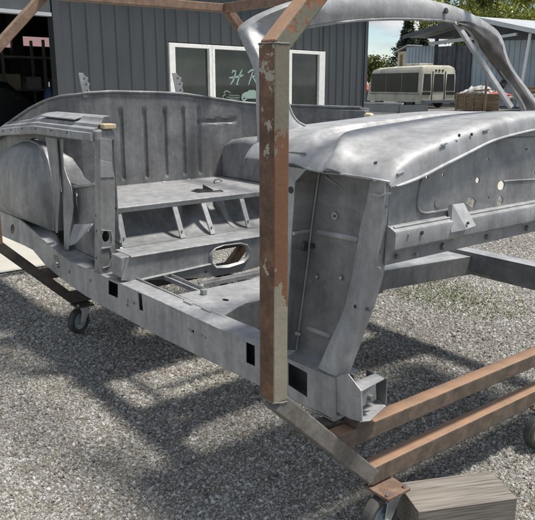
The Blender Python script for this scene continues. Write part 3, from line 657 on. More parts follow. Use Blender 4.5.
def heap(name, fr, x0, x1, y0, y1, z0, h, m_, label, cat, seed):
    mb = FMB(fr); nx, ny = 44, 16; rows = []
    for i in range(nx + 1):
        for j in range(ny + 1):
            a, b = i / nx, j / ny; e = (math.sin(math.pi * a) ** .5) * (math.sin(math.pi * b) ** .5)
            z = z0 + h * e * (.62 + .35 * noise.noise(V3((a * 4 + seed, b * 3, seed))) + .28 * noise.noise(V3((a * 13 + seed, b * 9, seed))))
            mb.v.append(mb.P(x0 + (x1 - x0) * a, y0 + (y1 - y0) * b, max(z0, z)))
    for i in range(nx):
        for j in range(ny): k = i * (ny + 1) + j; mb.f.append((k, k + ny + 1, k + ny + 2, k + 1))
    o = mb.build(name, M[m_], None, smooth=50, fix=False); tag(o, label, cat); s_ = o.modifiers.new('s', 'SOLIDIFY'); s_.thickness = .02; return o
def yard():
    fr = frame_at(455, 90, 38, 503, 36); L_ = fr[3]
    tr = empty('timber_bin', fr[0] + fr[1] * L_ * .35, 'low brown timber bin beside the rear of the minibus', 'bin')
    for k in range(5):
        q = FMB(fr); q.fb(.05, 0, .05 + k * .17, L_ * .62, .05, .2 + k * .17); q.build('side_board', M['timber'], tr)
    for k in range(4): q = FMB(fr); q.fb(.1 + k * L_ * .18, -.05, .0, .2 + k * L_ * .18, -.002, .95); q.build('stake', M['timber'], tr)
    q = FMB(fr); q.fb(.05, .06, .26, L_ * .62, 1.6, .34); q.build('bed', M['timber'], tr)
    for k in range(3):
        rnd_ = random.Random(k + 40); q = FMB(fr); a_ = q.P(.1 + rnd_.random() * L_ * .5, .2 + rnd_.random(), .95 + rnd_.random() * .3); q.bar(a_, a_ + fr[1] * rnd_.uniform(.6, 1.3) + fr[2] * rnd_.uniform(-.4, .4) + V3((0, 0, rnd_.uniform(-.15, .2))), .12, .04); tag(q.build('scrap_board', M['timber'] if k else M['white']), ('white scrap board lying on the heaped tarp in the timber bin', 'brown scrap board lying on the tarp, left of two brown ones', 'brown scrap board lying on the tarp, right of two brown ones')[k], 'board', 'scrap boards on the timber bin')
    heap('tarp_heap', fr, .0, L_ * .68, .1, 1.7, .84, .62, 'tarp', 'crumpled white tarp heaped in the timber bin', 'tarp', 1.7)
    c2 = empty('timber_crate', fr[0] + fr[1] * L_ * .82, 'brown timber crate right of the timber bin in front of the shed', 'crate')
    for k in range(5): q = FMB(fr); q.fb(L_ * .66, -.2, .05 + k * .17, L_ * .98, -.15, .2 + k * .17); q.build('crate_board', M['timber'], c2)
    for k in range(5): q = FMB(fr); q.fb(L_ * .66, -.145, .05 + k * .17, L_ * .66 + .05, .9, .2 + k * .17); q.build('crate_board', M['timber'], c2)
    heap('red_cloth_heap', fr, L_ * .62, L_ * 1.0, .15, 1.2, .78, .32, 'red', 'faded red cover bundled over the crate beside the white tarp', 'cover', 4.2)
    heap('tarp_heap', fr, L_ * .6, L_ * 1.6, 1.9, 3.6, .5, 1.1, 'tarp', 'pale sheeting piled behind the timber crate', 'tarp', 6.4)
    q = FMB(fr); q.fb(L_ * .72, -.45, 0, L_ * .76, -.38, 1.45); tag(q.build('fence_post', M['timber']), 'weathered timber post standing before the crate', 'post')
    # boat hull, white with a red band
    bt = empty('boat', fr[0] + fr[1] * L_ * 1.3, 'old white boat hull with a red band lying right of the crate', 'boat')
    mb = FMB(fr); rings = []
    for k in range(9):
        a = k / 8; wd = .75 * math.sin(math.pi * min(1, .12 + a * .6)) ; x = L_ * 1.08 + a * 3.4; lift = .5 * (1 - a) ** 2
        rings.append([mb.P(x, 1.0 - wd, .75 + lift * .3), mb.P(x, 1.0 - wd * .85, .45 + lift * .5), mb.P(x, 1.0, .2 + lift), mb.P(x, 1.0 + wd * .85, .45 + lift * .5), mb.P(x, 1.0 + wd, .75 + lift * .3)])
    mb.loft(rings).build('hull', M['white'], bt, smooth=40)
    mb = FMB(fr); 
    for k in range(8):
        a = k / 8; a2 = (k + 1) / 8; w1 = .75 * math.sin(math.pi * min(1, .12 + a * .6)); w2 = .75 * math.sin(math.pi * min(1, .12 + a2 * .6))
        mb.bar(mb.P(L_ * 1.08 + a * 3.4, .98 - w1, .74 + .15 * (1 - a) ** 2), mb.P(L_ * 1.08 + a2 * 3.4, .98 - w2, .74 + .15 * (1 - a2) ** 2), .03, .1)
    mb.build('gunwale_band', M['red'], bt)
    # pallets at the far right
    fr2 = frame_at(522, 90, 33, 545, 32)
    for s_ in range(3):
        pl = empty('pallet', fr2[0] + V3((0, 0, .05 + s_ * .42)), ('bottom dark timber rack at the right edge of the yard', 'middle dark timber rack of the stack at the right edge', 'top dark timber rack of the stack at the right edge')[s_], 'rack', 'timber racks stacked by the shed')
        for k in range(2): q = FMB(fr2); q.fb(0, 0, .12 + s_ * .42 + k * .17, fr2[3] + .6, .08, .22 + s_ * .42 + k * .17); q.build('rail', M['timber'], pl)
        for k in range(3): q = FMB(fr2); q.fb(k * .7, .09, .06 + s_ * .42, .1 + k * .7, 1.0, .43 + s_ * .42); q.build('bearer', M['timber'], pl)
    # red pickup behind the workshop corner
    fr3 = frame_at(358, 90, 58, 373.5, 57); r_ = empty('red_pickup', fr3[0], 'red pickup half hidden by the workshop corner', 'pickup')
    W = fr3[3]
    mb = FMB(fr3); prof = [(-3, .4), (-3, 1.0), (-1.6, 1.05), (-1.2, 1.5), (-.4, 1.55), (0, 1.0), (W, .95), (W, .4)]
    mb.loft([[mb.P(a, y, b) for a, b in prof] for y in (0, 1.8)]).build('cab_body', M['red'], r_)
    mb = FMB(fr3); plate_mb([mb.P(a, -.02, b) for a, b in ((-1.45, 1.08), (-1.1, 1.42), (-.5, 1.46), (-.25, 1.08))], [], mb.Y * .015, mb).build('side_window', M['busglass'], r_)
    for x in (-2.2, W - .6): mb = FMB(fr3); mb.disc(mb.P(x, .1, .38), fr3[2], .38, .24, 20); mb.build('wheel', M['black'], r_)
    mb = FMB(fr3); mb.tube([mb.P(W * .55, -.5, 0), mb.P(W * .8, -.5, 2.1)], .07, 6); tag(mb.build('leaning_pole', M['red']), 'rusty red pole leaning beside the pickup', 'pole')
    # low dark trailer box close behind the body
    fr4 = frame_at(360, 100, 15.5, 400, 14.6); W = fr4[3]
    o = empty('utility_trailer', fr4[0] + fr4[1] * W / 2, 'low dark box trailer with a pale top rim right of the workshop corner', 'trailer')
    q = FMB(fr4); q.obox(q.P(0, .02, .60), q.X * W, q.Y * .9 , V3((0, 0, .02))); q.build('bed', M['shed_dark'], o)
    q = FMB(fr4); q.obox(q.P(.03, 0, .76), q.X * (W - .06), V3((0, 0, .17)) + fr4[2] * .12, fr4[2] * .04); q.build('side_panel', M['shed_dark'], o)
    q = FMB(fr4); q.fb(0, .13, .935, W - .05, .18, .97); q.build('top_rim', M['roof'], o); q = FMB(fr4); q.fb(0, -.04, .73, W, .02, .757); q.build('lower_rim', M['roof'], o)
    q = FMB(fr4); q.obox(q.P(W - .03, .01, .62), q.X * .03, q.Y * .9, V3((0, 0, .3))); q.build('end_panel', M['shed_dark'], o)
    for x in (.3, W - .25): q = FMB(fr4); q.disc(q.P(x, .3, .28), fr4[2], .28, .16, 20); q.build('wheel', M['black'], o, smooth=40)
yard()

for o in COL.objects:
    if o.parent is None and o.type in ('MESH', 'EMPTY') and o.name not in ('gravel_ground', 'concrete_apron', 'gravel', 'weeds'): o.location.z -= .03

# ================================================================== ROLLING FRAME (jig)
jig = empty('rolling_frame', (-1.15, .5, 0), 'rusty square tube rolling frame of two upright hoops on casters carrying the car body', 'frame')
TU, TV = .056, .046
def hoop(u, vn, vf, mats, far_=True):
    u0, u1 = u - TU / 2, u + TU / 2
    zb0, zb1 = .132, .192; c45 = .37
    def seg(name, p, q, m_, wv=TV, tu=TU): # tube in plane u between (v,z) points
        mb = MB(); mb.bar((u, *p), (u, *q), tu, wv, up=V3((1, 0, 0)).cross(V3((0, q[0] - p[0], q[1] - p[1])).normalized()))
        return mb.build(name, m_, jig, bevel=.004)
    zp0, zp1 = .515, 1.392; vp = vn; vq = vf
    seg('hoop_post', (vp, zp0), (vp, zp1), mats['post'], TV, .059)
    seg('hoop_post', (vq, zp0), (vq, zp1), mats['other'], TV, .059)
    seg('lower_arm', (vp + .003, zp0 - .004), (vp + c45, zp0 - c45 + .01), mats['low'], .05)
    seg('lower_arm', (vq - .003, zp0 - .004), (vq - c45, zp0 - c45 + .01), mats['other'], .05)
    seg('upper_arm', (vp - .004, zp1 - .012), (vp + c45 - .02, zp1 + .345), mats['up'])
    seg('upper_arm', (vq + .004, zp1 - .012), (vq - c45 + .02, zp1 + .345), mats['other'])
    seg('top_rail', (vp + c45 - .03, zp1 + .345), (vq - c45 + .03, zp1 + .345), mats['top'], TV, .059)
    seg('bottom_rail', (vp + c45 - .012, .162), (vq - c45 + .012, .162), mats['rail'], .06, .053)
    seg('support_rail', (vp + .215, .318), (vq - .215, .318), mats['rail'], .052, .050)
hoop(-.028, -.366, 1.62, dict(post=M['post'], low=M['tube_grey'], up=M['arm'], top=M['rust_brown'], rail=M['rail'], other=M['rust']))
hoop(-2.29, -.366, 1.42, dict(post=M['rust_brown'], low=M['tube_dark'], up=M['rust_brown'], top=M['rust_brown'], rail=M['tube_dark'], other=M['rust_brown']))
def weld_loop(u, v, z, hu, hv, tilt=0):
    rnd_ = random.Random(int(z * 1000)); pts = []
    cs = [(-hu, -hv), (hu, -hv), (hu, hv), (-hu, hv), (-hu, -hv)]
    for (a, b), (c_, d_) in zip(cs, cs[1:]):
        for k in range(7): f = k / 7; vv = b + (d_ - b) * f; pts.append(V3((u + a + (c_ - a) * f, v + vv, z + vv * tilt + rnd_.uniform(-.0012, .0012))))
    pts.append(pts[0]); mb = MB(); mb.tube(pts, .0024, 6); mb.build('weld_bead', M['tube_grey'], jig, smooth=60)
weld_loop(-.028, -.366, .514, .0285, .0225, -.2); weld_loop(-.028, -.366, 1.391, .0285, .0225, 0)
# tie tubes along the top corners
for v in (-.02, 1.06):
    mb = MB(); mb.bar((-2.26, v, 1.737), (-.057, v, 1.737), .05, .05); mb.build('tie_tube', M['rust_brown'], jig, bevel=.004)
# the post's coats of paint: bare rust shows on a middle band, old beige above and below
def caster(p, yaw, plate_z, m_plate, r=.070, off=.034, hw=.05):
    GZ = -.030
    x, y = p; d = V3((math.cos(yaw), math.sin(yaw), 0)); n_ = V3((-d.y, d.x, 0)); c_ = V3((x, y, GZ)) + d * off
    mb = MB(); mb.obox(V3((x, y, plate_z - .012)) - V3((hw, hw, 0)), (2 * hw, 0, 0), (0, 2 * hw, 0), (0, 0, .010))
    pt = mb.build('caster', m_plate, jig, bevel=.002)
    mb = MB(); mb.disc((x, y, plate_z - .022), (0, 0, 1), .036, .018, 20); mb.build('swivel', M['galv'], pt, smooth=40)
    for s_ in (-1, 1):
        a = V3((x, y, plate_z - .032)) + n_ * s_ * .027; w_ = c_ + V3((0, 0, r)) + n_ * s_ * .031
        fk = MB(); plate_mb([a - d * .032, a + d * .032, w_ + d * .016 + V3((0, 0, -.004)), w_ + V3((0, 0, -.018)), w_ - d * .016 + V3((0, 0, -.004))], [], n_ * s_ * .004, fk); fk.build('fork_side', M['galv'], pt, bevel=.001)
    fk = MB(); fk.obox(V3((x, y, plate_z - .036)) - d * .034 - n_ * .031, d * .068, n_ * .062, V3((0, 0, .005))); fk.build('fork_top', M['galv'], pt, bevel=.001)
    ty = MB(); rings = []
    for k in range(28):
        a = 2 * math.pi * k / 28; e = d * math.cos(a) + V3((0, 0, math.sin(a))); cc = c_ + V3((0, 0, r + .0))
        rings.append([cc + e * (r - .022) - n_ * .019, cc + e * (r - .008) - n_ * .021, cc + e * r - n_ * .013, cc + e * r + n_ * .013, cc + e * (r - .008) + n_ * .021, cc + e * (r - .022) + n_ * .019])
    ty.loft(rings, loop=True).build('tyre', M['tyre'], pt, smooth=35)
    hb = MB(); hb.disc(c_ + V3((0, 0, r)), n_, r - .021, .024, 24); hb.disc(c_ + V3((0, 0, r)), n_, .02, .044, 16); hb.build('wheel_hub', M['hub'], pt, smooth=35)
    ax = MB(); ax.disc(c_ + V3((0, 0, r)), n_, .007, .084, 6); ax.build('axle_bolt', M['bolt'], pt)
    for sx in (-1, 1):
        for sy in (-1, 1):
            b = MB(); b.disc((x + sx * (hw - .013), y + sy * (hw - .013), plate_z + .0035), (0, 0, 1), .0065, .01, 6); b.build('bolt', M['bolt'], pt)
def cpos(px, py, yaw, off=.034, r=.07):
    p = at(px, py, z=r - .03); return (p.x - math.cos(yaw) * off, p.y - math.sin(yaw) * off)
_p = at(387, 487, z=.125); caster((_p.x, _p.y), math.radians(274), .130, M['plate_rust'])
caster(cpos(540, 431, math.radians(256)), math.radians(256), .130, M['plate_rust'])
caster((-2.245, .045), math.radians(292), .130, M['tube_dark'])
caster((-2.25, 1.0), math.radians(120), .130, M['tube_dark'])
# small blocks between support rail and body
mb = MB(); mb.box(-.052, -.085, .347, .004, -.035, .386); mb.build('mount_block', M['tube_dark'], jig, bevel=.002)
mb = MB(); mb.bar((-.12, -.17, .325), (-.05, -.02, .345), .05, .03); mb.build('mount_bar', M['tube_dark'], jig, bevel=.004)
for v in (.1, 1.1):
    mb = MB(); mb.box(-2.315, v, .347, -2.26, v + .07, .40); mb.build('mount_block', M['tube_dark'], jig)

# ================================================================== CAR BODY
car = empty('car_body_shell', (-1.4, .7, .32), 'bare blasted steel convertible car body shell without doors, seats or engine', 'car body')
ST, SD, SL = M['steel'], M['steel_dark'], M['steel_light']
# --- near rocker sill
top = [(0, 211), (23, 221), (54, 248), (67.7, 260), (101, 274.4), (160, 300.8), (214.6, 326.3), (257, 344.3), (285.8, 357.4), (318, 371), (335.4, 378.5)]
bot = [(336, 420), (285.8, 396), (261, 386.5), (190, 351.7), (160, 337), (108, 309), (85, 295.6), (67, 283), (46, 266), (32, 249), (0, 235)]
hol = [[(108.3, 280.3), (117.7, 284.5), (117.7, 298.2), (108.3, 294)], [(137.9, 292.7), (141.5, 294.4), (143, 311.3), (139.2, 309.5)],
       [(127.4, 298.5), (128.2, 299), (128.2, 303.4), (127.4, 303)], [(245.8, 342), (254.6, 346), (254.8, 366.5), (246, 362.3)],
       [(287.8, 362.6), (307, 373), (307, 397.6), (288, 385)], [(53.5, 254.5), (57.2, 256), (59.4, 262), (59.2, 269), (56.5, 266)],
       circ(12.5, 229.2, 1.9, 5, 14), circ(69.2, 272, .6, 2.2, 8), circ(89.8, 280.5, 1.1, 1.6, 8), circ(193, 331.5, .9, 1.6, 8), circ(272, 375, .8, 1.3, 8)]
left_ext = [V3((-3.55, -.12, .57))]; left_bot = [V3((-3.55, -.12, .40))]
P = left_ext + [at(x, y, v=-.12) for x, y in top] + [at(x, y, v=-.12) for x, y in bot] + left_bot
plate_mb(P, [[at(x, y, v=-.12) for x, y in h] for h in hol], (0, .004, 0)).build('rocker_panel', SL, car, bevel=.0012)
A = resample([at(x, y, v=-.12) for x, y in top[3:]], 24); A = [V3((p.x, -.123, p.z)) for p in A]; B = [V3((p.x, -.03, p.z + .004)) for p in A]
ruled('sill_top', SL, car, A, B, thick=(0, 0, -.004))
mb = MB(); mb.box(-3.55, -.045, .36, -.06, -.04, .48); mb.build('inner_sill', ST, car)
mb = MB(); mb.box(-2.2, -.117, .355, -.06, -.04, .360); mb.build('sill_base', ST, car)
A = [at(x, y, v=-.1235) for x, y in ((190, 351.7), (261, 386.5), (285.8, 396), (336, 420))]; 
for x, y in ((201, 335), (187.5, 328.6)): 
    mb = MB(); p = at(x, y, v=-.122); mb.tube([p, p + V3((.03, 0, -.002))], .0035, 6); mb.build('hinge_pin', ST, car)
for x, y in ((89.8, 280.3), (127, 305), (133.5, 303)):
    mb = MB(); mb.disc(at(x, y, v=-.123), (0, 1, 0), .006, .008, 8); mb.build('rivet', ST, car)
# stepped rear end of the sill: raised outer skin
A = [at(x, y, v=-.135) for x, y in ((-30, 204), (0, 212), (15.5, 218))]; B = [at(x, y, v=-.135) for x, y in ((-30, 226), (0, 235.4), (15.5, 240.5))]
# smooth apron sweeping from the wheelhouse foot out to the sill edge
def cr0(Pn, k=4):
    o = []; n = len(Pn)
    for i in range(n - 1):
        p0, p1, p2, p3 = Pn[max(i - 1, 0)], Pn[i], Pn[i + 1], Pn[min(i + 2, n - 1)]
        for j in range(k):
            t = j / k; o.append(.5 * ((2 * p1) + (p2 - p0) * t + (2 * p0 - 5 * p1 + 4 * p2 - p3) * t * t + (3 * p1 - p0 - 3 * p2 + p3) * t ** 3))
    return o + [Pn[-1]]
A = cr0([at(x, y, v=-.045) for x, y in ((19, 217), (32, 222), (45, 227.5), (56, 234), (64, 246), (76, 252), (90, 258), (97, 266))])
B = cr0([at(x, y, v=-.126) for x, y in ((21, 220.5), (34, 231.5), (46, 242), (56, 250.6), (68, 260), (82, 266.5), (93, 271), (101, 274.6))])
ruled('sill_apron', SL, car, A, B, thick=(0, 0, -.004), sub=3, smooth=60)
# --- far rocker sill, cross members, floor
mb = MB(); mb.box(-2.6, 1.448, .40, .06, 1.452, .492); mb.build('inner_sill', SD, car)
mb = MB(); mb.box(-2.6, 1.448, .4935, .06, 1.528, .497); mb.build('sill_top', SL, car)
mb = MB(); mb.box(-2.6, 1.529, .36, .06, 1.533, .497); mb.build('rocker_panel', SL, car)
zf = .478
fp = [at(220, 316.5, z=zf), at(239, 306.3, z=zf), at(246, 303.2, z=zf), at(262, 299.5, z=zf)]
fu = fp[3].x
F = [V3((-1.075, -.028, zf)), fp[0] , fp[1], fp[2], fp[3], V3((-.815, .905, zf)), V3((-.735, 1.447, zf)), V3((-1.06, 1.447, zf))]
F[1] = V3((fp[0].x, -.028, zf))
h1 = at(225.5, 299.8, z=zf)
plate_mb(F, [[V3((h1.x + math.cos(a) * .018, h1.y + math.sin(a) * .012, zf)) for a in [k * .5236 for k in range(12)]]], (0, 0, -.003)).build('floor_pan', SL, car)
for nm, z0, a, b in (('cross_member', .365, F[1], F[2]), ('cross_member', .365, F[2], F[4]), ('cross_member', .372, F[4], F[5]), ('cross_member', .385, F[5], F[6])):
    q = MB(); d = V3((b.x - a.x, b.y - a.y, 0)); n_ = V3((-.004, 0, 0)); q.obox(V3((a.x, a.y, z0)), d, n_, V3((0, 0, zf - z0 - .0035))); q.build(nm, SD, car)
mb = MB(); mb.box(-1.07, -.028, .372, -1.066, 1.445, zf - .004); mb.build('cross_member', SD, car)
for dx, dy in ((0, 0),):
    mb = MB(); p = at(206 + dx * 300 - 2, 292.5, z=zf + .008) ; mb.box(p.x - .012, p.y - .012 + dx, zf + .001, p.x + .012, p.y + .008 + dx, zf + .022); mb.build('seat_bolt_block', ST, car, bevel=.002)
for x, y in ((188, 303.2), (206.5, 310.8)):
    p = at(x, y, z=zf); mb = MB(); mb.bar(p + V3((-.03, 0, .003)), p + V3((.03, 0, .003)), .008, .006); mb.build('weld_rib', SL, car)
# two floor braces seen in the gap
def angle_bar(p, q, wd=.035):
    mb = MB(); p, q = V3(p), V3(q); d = (q - p).normalized(); s_ = d.cross(V3((0, 0, 1)))
    mb.obox(p, q - p, s_ * wd, V3((0, 0, .004))); mb.obox(p - s_ * .004, q - p, s_ * .004, V3((0, 0, .018))); mb.obox(p + s_ * wd, q - p, s_ * .004, V3((0, 0, .018)))
    return mb.build('floor_brace', SL, car)
angle_bar((-1.40, .125, .45), (-1.07, .125, .45)); angle_bar((-1.21, .16, .45), (-1.21, .72, .45))
angle_bar((-1.40, .78, .45), (-1.07, .78, .45))
# --- seat riser
def ob(pix): return [at(x, y, u=-1.4) for x, y in pix]
opening = [(213.2, 262), (212.6, 254), (216.5, 249), (224, 246.6), (238, 244.6), (244.5, 246), (246.6, 251), (245.5, 257), (241, 261.3), (228, 264.6), (217, 266)]
RP = [V3((-1.4, -.085, .578)), V3((-1.4, 1.445, .574)), V3((-1.4, 1.445, .40)), V3((-1.4, .9, .40))] + ob([(262, 266), (240, 272), (205, 278), (160, 279.5), (134, 281.5)]) + [V3((-1.4, -.118, .48))]
plate_mb(RP, [ob(opening), ob(circ(206, 272.2, 1.1, 1.3, 8))], (-.004, 0, 0)).build('seat_riser', ST, car, bevel=.001)
mb = MB(); pts = ob(opening); cpt = sum(pts, V3((0, 0, 0))) / len(pts)
rg = []
for p in pts:
    e = (p - cpt).normalized(); rg.append([p + V3((-.001, 0, 0)), p + e * .012 + V3((.012, 0, 0)), p + e * .02 + V3((.001, 0, 0))])
mb.loft(rg, closed=True, loop=True).build('opening_lip', SL, car, smooth=50)
mb = MB(); a = at(134, 281.5, u=-1.396); b = at(205, 265.5, u=-1.396); mb.tube([a, b, b + V3((0, .05, .002))], .006, 6); mb.build('seam_bead', SL, car, smooth=50)
mb = MB(); mb.box(-1.545, -.07, .579, -1.392, 1.445, .583); mb.build('riser_ledge', SL, car, bevel=.001)
mb = MB(); mb.tube([(-1.394, -.07, .578), (-1.394, 1.44, .574)], .006, 6); mb.build('riser_edge', SL, car, smooth=50)
mb = MB(); mb.box(-1.50, -.112, .486, -1.405, -.03, .5795); mb.build('sill_closing_panel', ST, car, bevel=.004)
# scooped panel behind the struts
prof = [(-1.545, .584), (-1.60, .588), (-1.66, .605), (-1.71, .635), (-1.75, .675), (-1.775, .715), (-1.78, .752)]
mb = MB(); nv = 50; rings = []
for k in range(nv + 1):
    v = -.02 + 1.46 * k / nv; off = .07 * math.exp(-((v - .44) / .07) ** 2) + .05 * math.exp(-((v - 1.0) / .1) ** 2) + .006 * noise.noise(V3((v * 7, 0, 2)))
    rings.append([V3((a + off * math.sin(math.pi * i / 6), v, b)) for i, (a, b) in enumerate(prof)] + [V3((a + off * math.sin(math.pi * i / 6) - .004, v, b - .004)) for i, (a, b) in reversed(list(enumerate(prof)))])
mb.loft(rings).build('kick_up_panel', ST, car, smooth=50)
def gusset(v, flip=1):
    mb = MB(); c_ = [(-1.735 + .175 * (1 - math.cos(a)) , .752 - .166 * math.sin(a)) for a in [math.pi / 2 * k / 12 for k in range(13)]]
    rings = [[V3((a, v, b)), V3((a - .004, v + .034, b - .002)), V3((a - .03, v + .036, b - .016)), V3((a - .03, v - .004, b - .016))] for a, b in c_]
    mb.loft(rings).build('gusset', SL, car, smooth=50)
gusset(.36); gusset(.62)
for (bx, by) in ((125, 246), (183.5, 238.5), (213.5, 234.6), (260, 222)):
    b_ = at(bx, by, z=.584); v = b_.y
    if bx == 260: b_ = V3((-1.555, .69, .584)); v = .69
    mb = MB(); p = V3((b_.x, v - .002, .584)); q = V3((-1.632, v, .742)); mb.bar(q, p, .028, .010, up=V3((0, 1, 0)).cross(q - p) * -1); mb.build('seat_strut', SL, car, bevel=.003)
    mb = MB(); mb.disc(p.lerp(q, .2) + V3((.007, .0, .004)), (q - p).cross(V3((0, 1, 0))), .005, .008, 8); mb.build('bolt', SD, car)
# --- rear shelf with its torn patch
zs = .757
tear = [(190, 191.2), (196, 188.6), (203, 188.8), (202.5, 184.6), (207, 188.3), (213, 190.5), (221, 189.6), (224, 191.6), (217, 192.6), (206, 192.4), (198, 193)]
SH = [V3((-1.622, -.02, zs)), V3((-1.622, 1.445, zs)), V3((-2.27, 1.445, zs)), V3((-2.27, -.02, zs))]
plate_mb(SH, [[at(x, y, z=zs) for x, y in tear]], (0, 0, -.003)).build('rear_shelf', SL, car)
mb = MB(); mb.box(-1.624, -.02, zs - .026, -1.620, 1.445, zs + .001); mb.build('shelf_lip', SL, car, bevel=.001)
mb = MB(); mb.tube([(-1.619, -.02, zs - .003), (-1.619, 1.445, zs - .003)], .006, 6); mb.build('shelf_edge', SL, car, smooth=50)
mb = MB(); p = [at(203, 189, z=zs), at(203, 184.5, u=-1.85), at(208, 187, u=-1.82), at(214, 190.2, z=zs)]; mb.add(p + [q + V3((-.003, 0, .002)) for q in p], [(0, 1, 2, 3), (7, 6, 5, 4), (0, 4, 5, 1), (1, 5, 6, 2), (2, 6, 7, 3), (3, 7, 4, 0)]); mb.build('torn_flap', SD, car)
mb = MB(); mb.tube([at(214, 182.5, z=zs + .004), at(215, 180, z=zs + .02), at(219, 179, z=zs + .02), at(222, 181, z=zs + .004)], .005, 6); mb.build('wire_loop', SL, car, smooth=50)
for x, y in ((164, 182), (188.5, 179.5)):
    mb = MB(); mb.disc(at(x, y, z=zs + .003), (0, 0, 1), .008, .006, 8); mb.build('rivet', M['white'], car)
# --- rear bulkhead with pressed ribs; runs round to the far quarter
plan = [(-3.3, -.092), (-3.0, -.09), (-2.75, -.075), (-2.56, -.045), (-2.42, -.005), (-2.33, .05), (-2.28, .12), (-2.262, .2), (-2.26, 1.0), (-2.25, 1.15), (-2.2, 1.27), (-2.12, 1.34), (-2.0, 1.385), (-1.8, 1.41), (-1.47, 1.43)]
path = resample([V3((a, b, 0)) for a, b in plan], 420)
rimz = [(-.10, 1.215), (.1, 1.245), (.3, 1.254), (.6, 1.246), (.75, 1.238), (.95, 1.212), (1.15, 1.185), (1.3, 1.17), (1.45, 1.165)]
ribs = [at(x, 140, u=-2.26).y for x in (122, 145.5, 166, 184, 199.5)]
hz = at(220, 121, u=-2.26).z; hz_top = at(150, 107, u=-2.26).z
def sm(a): a = max(0, min(1, a)); return a * a * (3 - 2 * a)
def rim_z(p): return interp(p.x, [(-3.3, .92), (-3.0, 1.02), (-2.75, 1.10), (-2.56, 1.165), (-2.42, 1.21), (-2.33, 1.232), (-2.26, 1.244)]) if p.y < .15 else interp(p.y, rimz)
rings = []; NZ = 44
for i, p in enumerate(path):
    d = (path[min(i + 1, 419)] - path[max(i - 1, 0)]).normalized(); n_ = V3((d.y, -d.x, 0))
    zt = rim_z(p); zb = zs - .02 + (zt - .13 - zs) * sm((-p.x - 2.3) / .25) * (1 if p.y < .5 else 0); row = []
    for j in range(NZ + 1):
        z = zb + (zt - zb) * j / NZ; dd = 0
        if p.x < -2.2 and p.y > .15:
            for r_ in ribs:
                dd -= .013 * (1 - sm((abs(p.y - r_) - .006) / .009)) * sm((hz_top - z) / .02) * sm((z - zs - .02) / .02)
            if p.y > ribs[-1] and p.y < 1.2: dd -= .012 * (1 - sm((abs(z - hz) - .006) / .01)) * sm((1.12 - p.y) / .03)
        dd += .0022 * noise.noise(V3((p.y * 6, p.x * 6, z * 6)))
        row.append(V3((p.x, p.y, z)) + n_ * dd)
    row += [V3((p.x, p.y, zt + .008)) + n_ * -.004, V3((p.x, p.y, zt + .010)) - n_ * .03, V3((p.x, p.y, zt + .002)) - n_ * .033, V3((p.x, p.y, zb)) - n_ * .018]
    rings.append(row)
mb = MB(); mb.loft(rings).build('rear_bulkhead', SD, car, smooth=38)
mb = MB(); mb.tube([V3((p.x, p.y, rim_z(p) + .011)) for p in path[::6]], .009, 8); mb.build('bulkhead_rim', SD, car, smooth=50)
# far quarter rail end and its fitting
mb = MB(); mb.box(-2.05, 1.405, 1.105, -1.455, 1.44, 1.165); mb.build('far_quarter_rail', SD, car, bevel=.006)
for x, y in ((307.5, 113), (316, 125.5)): mb = MB(); mb.disc(at(x, y, v=1.404), (0, 1, 0), .008, .006, 8); mb.build('bolt', M['black'], car)
mb = MB(); mb.box(-2.3, 1.43, .50, -1.47, 1.45, 1.10); mb.build('far_quarter_panel', SD, car)
mb = MB(); mb.tube([(-1.46, 1.42, 1.135), (-1.42, 1.42, 1.137), (-1.40, 1.41, 1.13)], .018, 8, .012); mb.build('latch_fitting', M['cream'], car, smooth=50)
# far side box (over the far wheel)
def side_box(v0, v1, u0, u1, z0, z1, mirror=False):
    mb = MB(); pr = [(u0, z0), (u0, z1 - .05), (u0 + .02, z1 - .02), (u0 + .06, z1 - .003), (u0 + .2, z1 + .018), (u1 - .12, z1 + .01), (u1 - .05, z1 - .03), (u1, z1 - .12), (u1 + .02, z0)]
    rings = []
    for v, i_, dz in ((v0, .035, -.035), (v0 + .012, .012, -.012), (v0 + .04, 0, 0), (v1, 0, .01)):
        rings.append([V3((a, v, b + (dz if b > z0 else 0))) for a, b in pr])
    return mb.loft(rings).build('wheel_box', M['steel'], car, smooth=50)
side_box(1.0, 1.40, -2.252, -1.66, zs + .004, .985)
dc = at(65, 188, v=.10); mb = MB(); rings = []
for k in range(13):
    a = math.pi / 2 * k / 12; rings.append([V3((dc.x + math.cos(t_) * .115 * math.cos(a), dc.y + math.sin(t_) * .10 * math.cos(a), dc.z + .225 * math.sin(a) * 1.0)) for t_ in [2 * math.pi * q / 24 for q in range(24)]] if k < 12 else [V3((dc.x + math.cos(t_) * .004, dc.y + math.sin(t_) * .004, dc.z + .225)) for t_ in [2 * math.pi * q / 24 for q in range(24)]])
mb.loft(rings).build('wheel_box', SL, car, smooth=60)
mb = MB(); mb.box(-3.5, .03, .36, -1.75, .034, .80); mb.build('inner_quarter', SD, car)
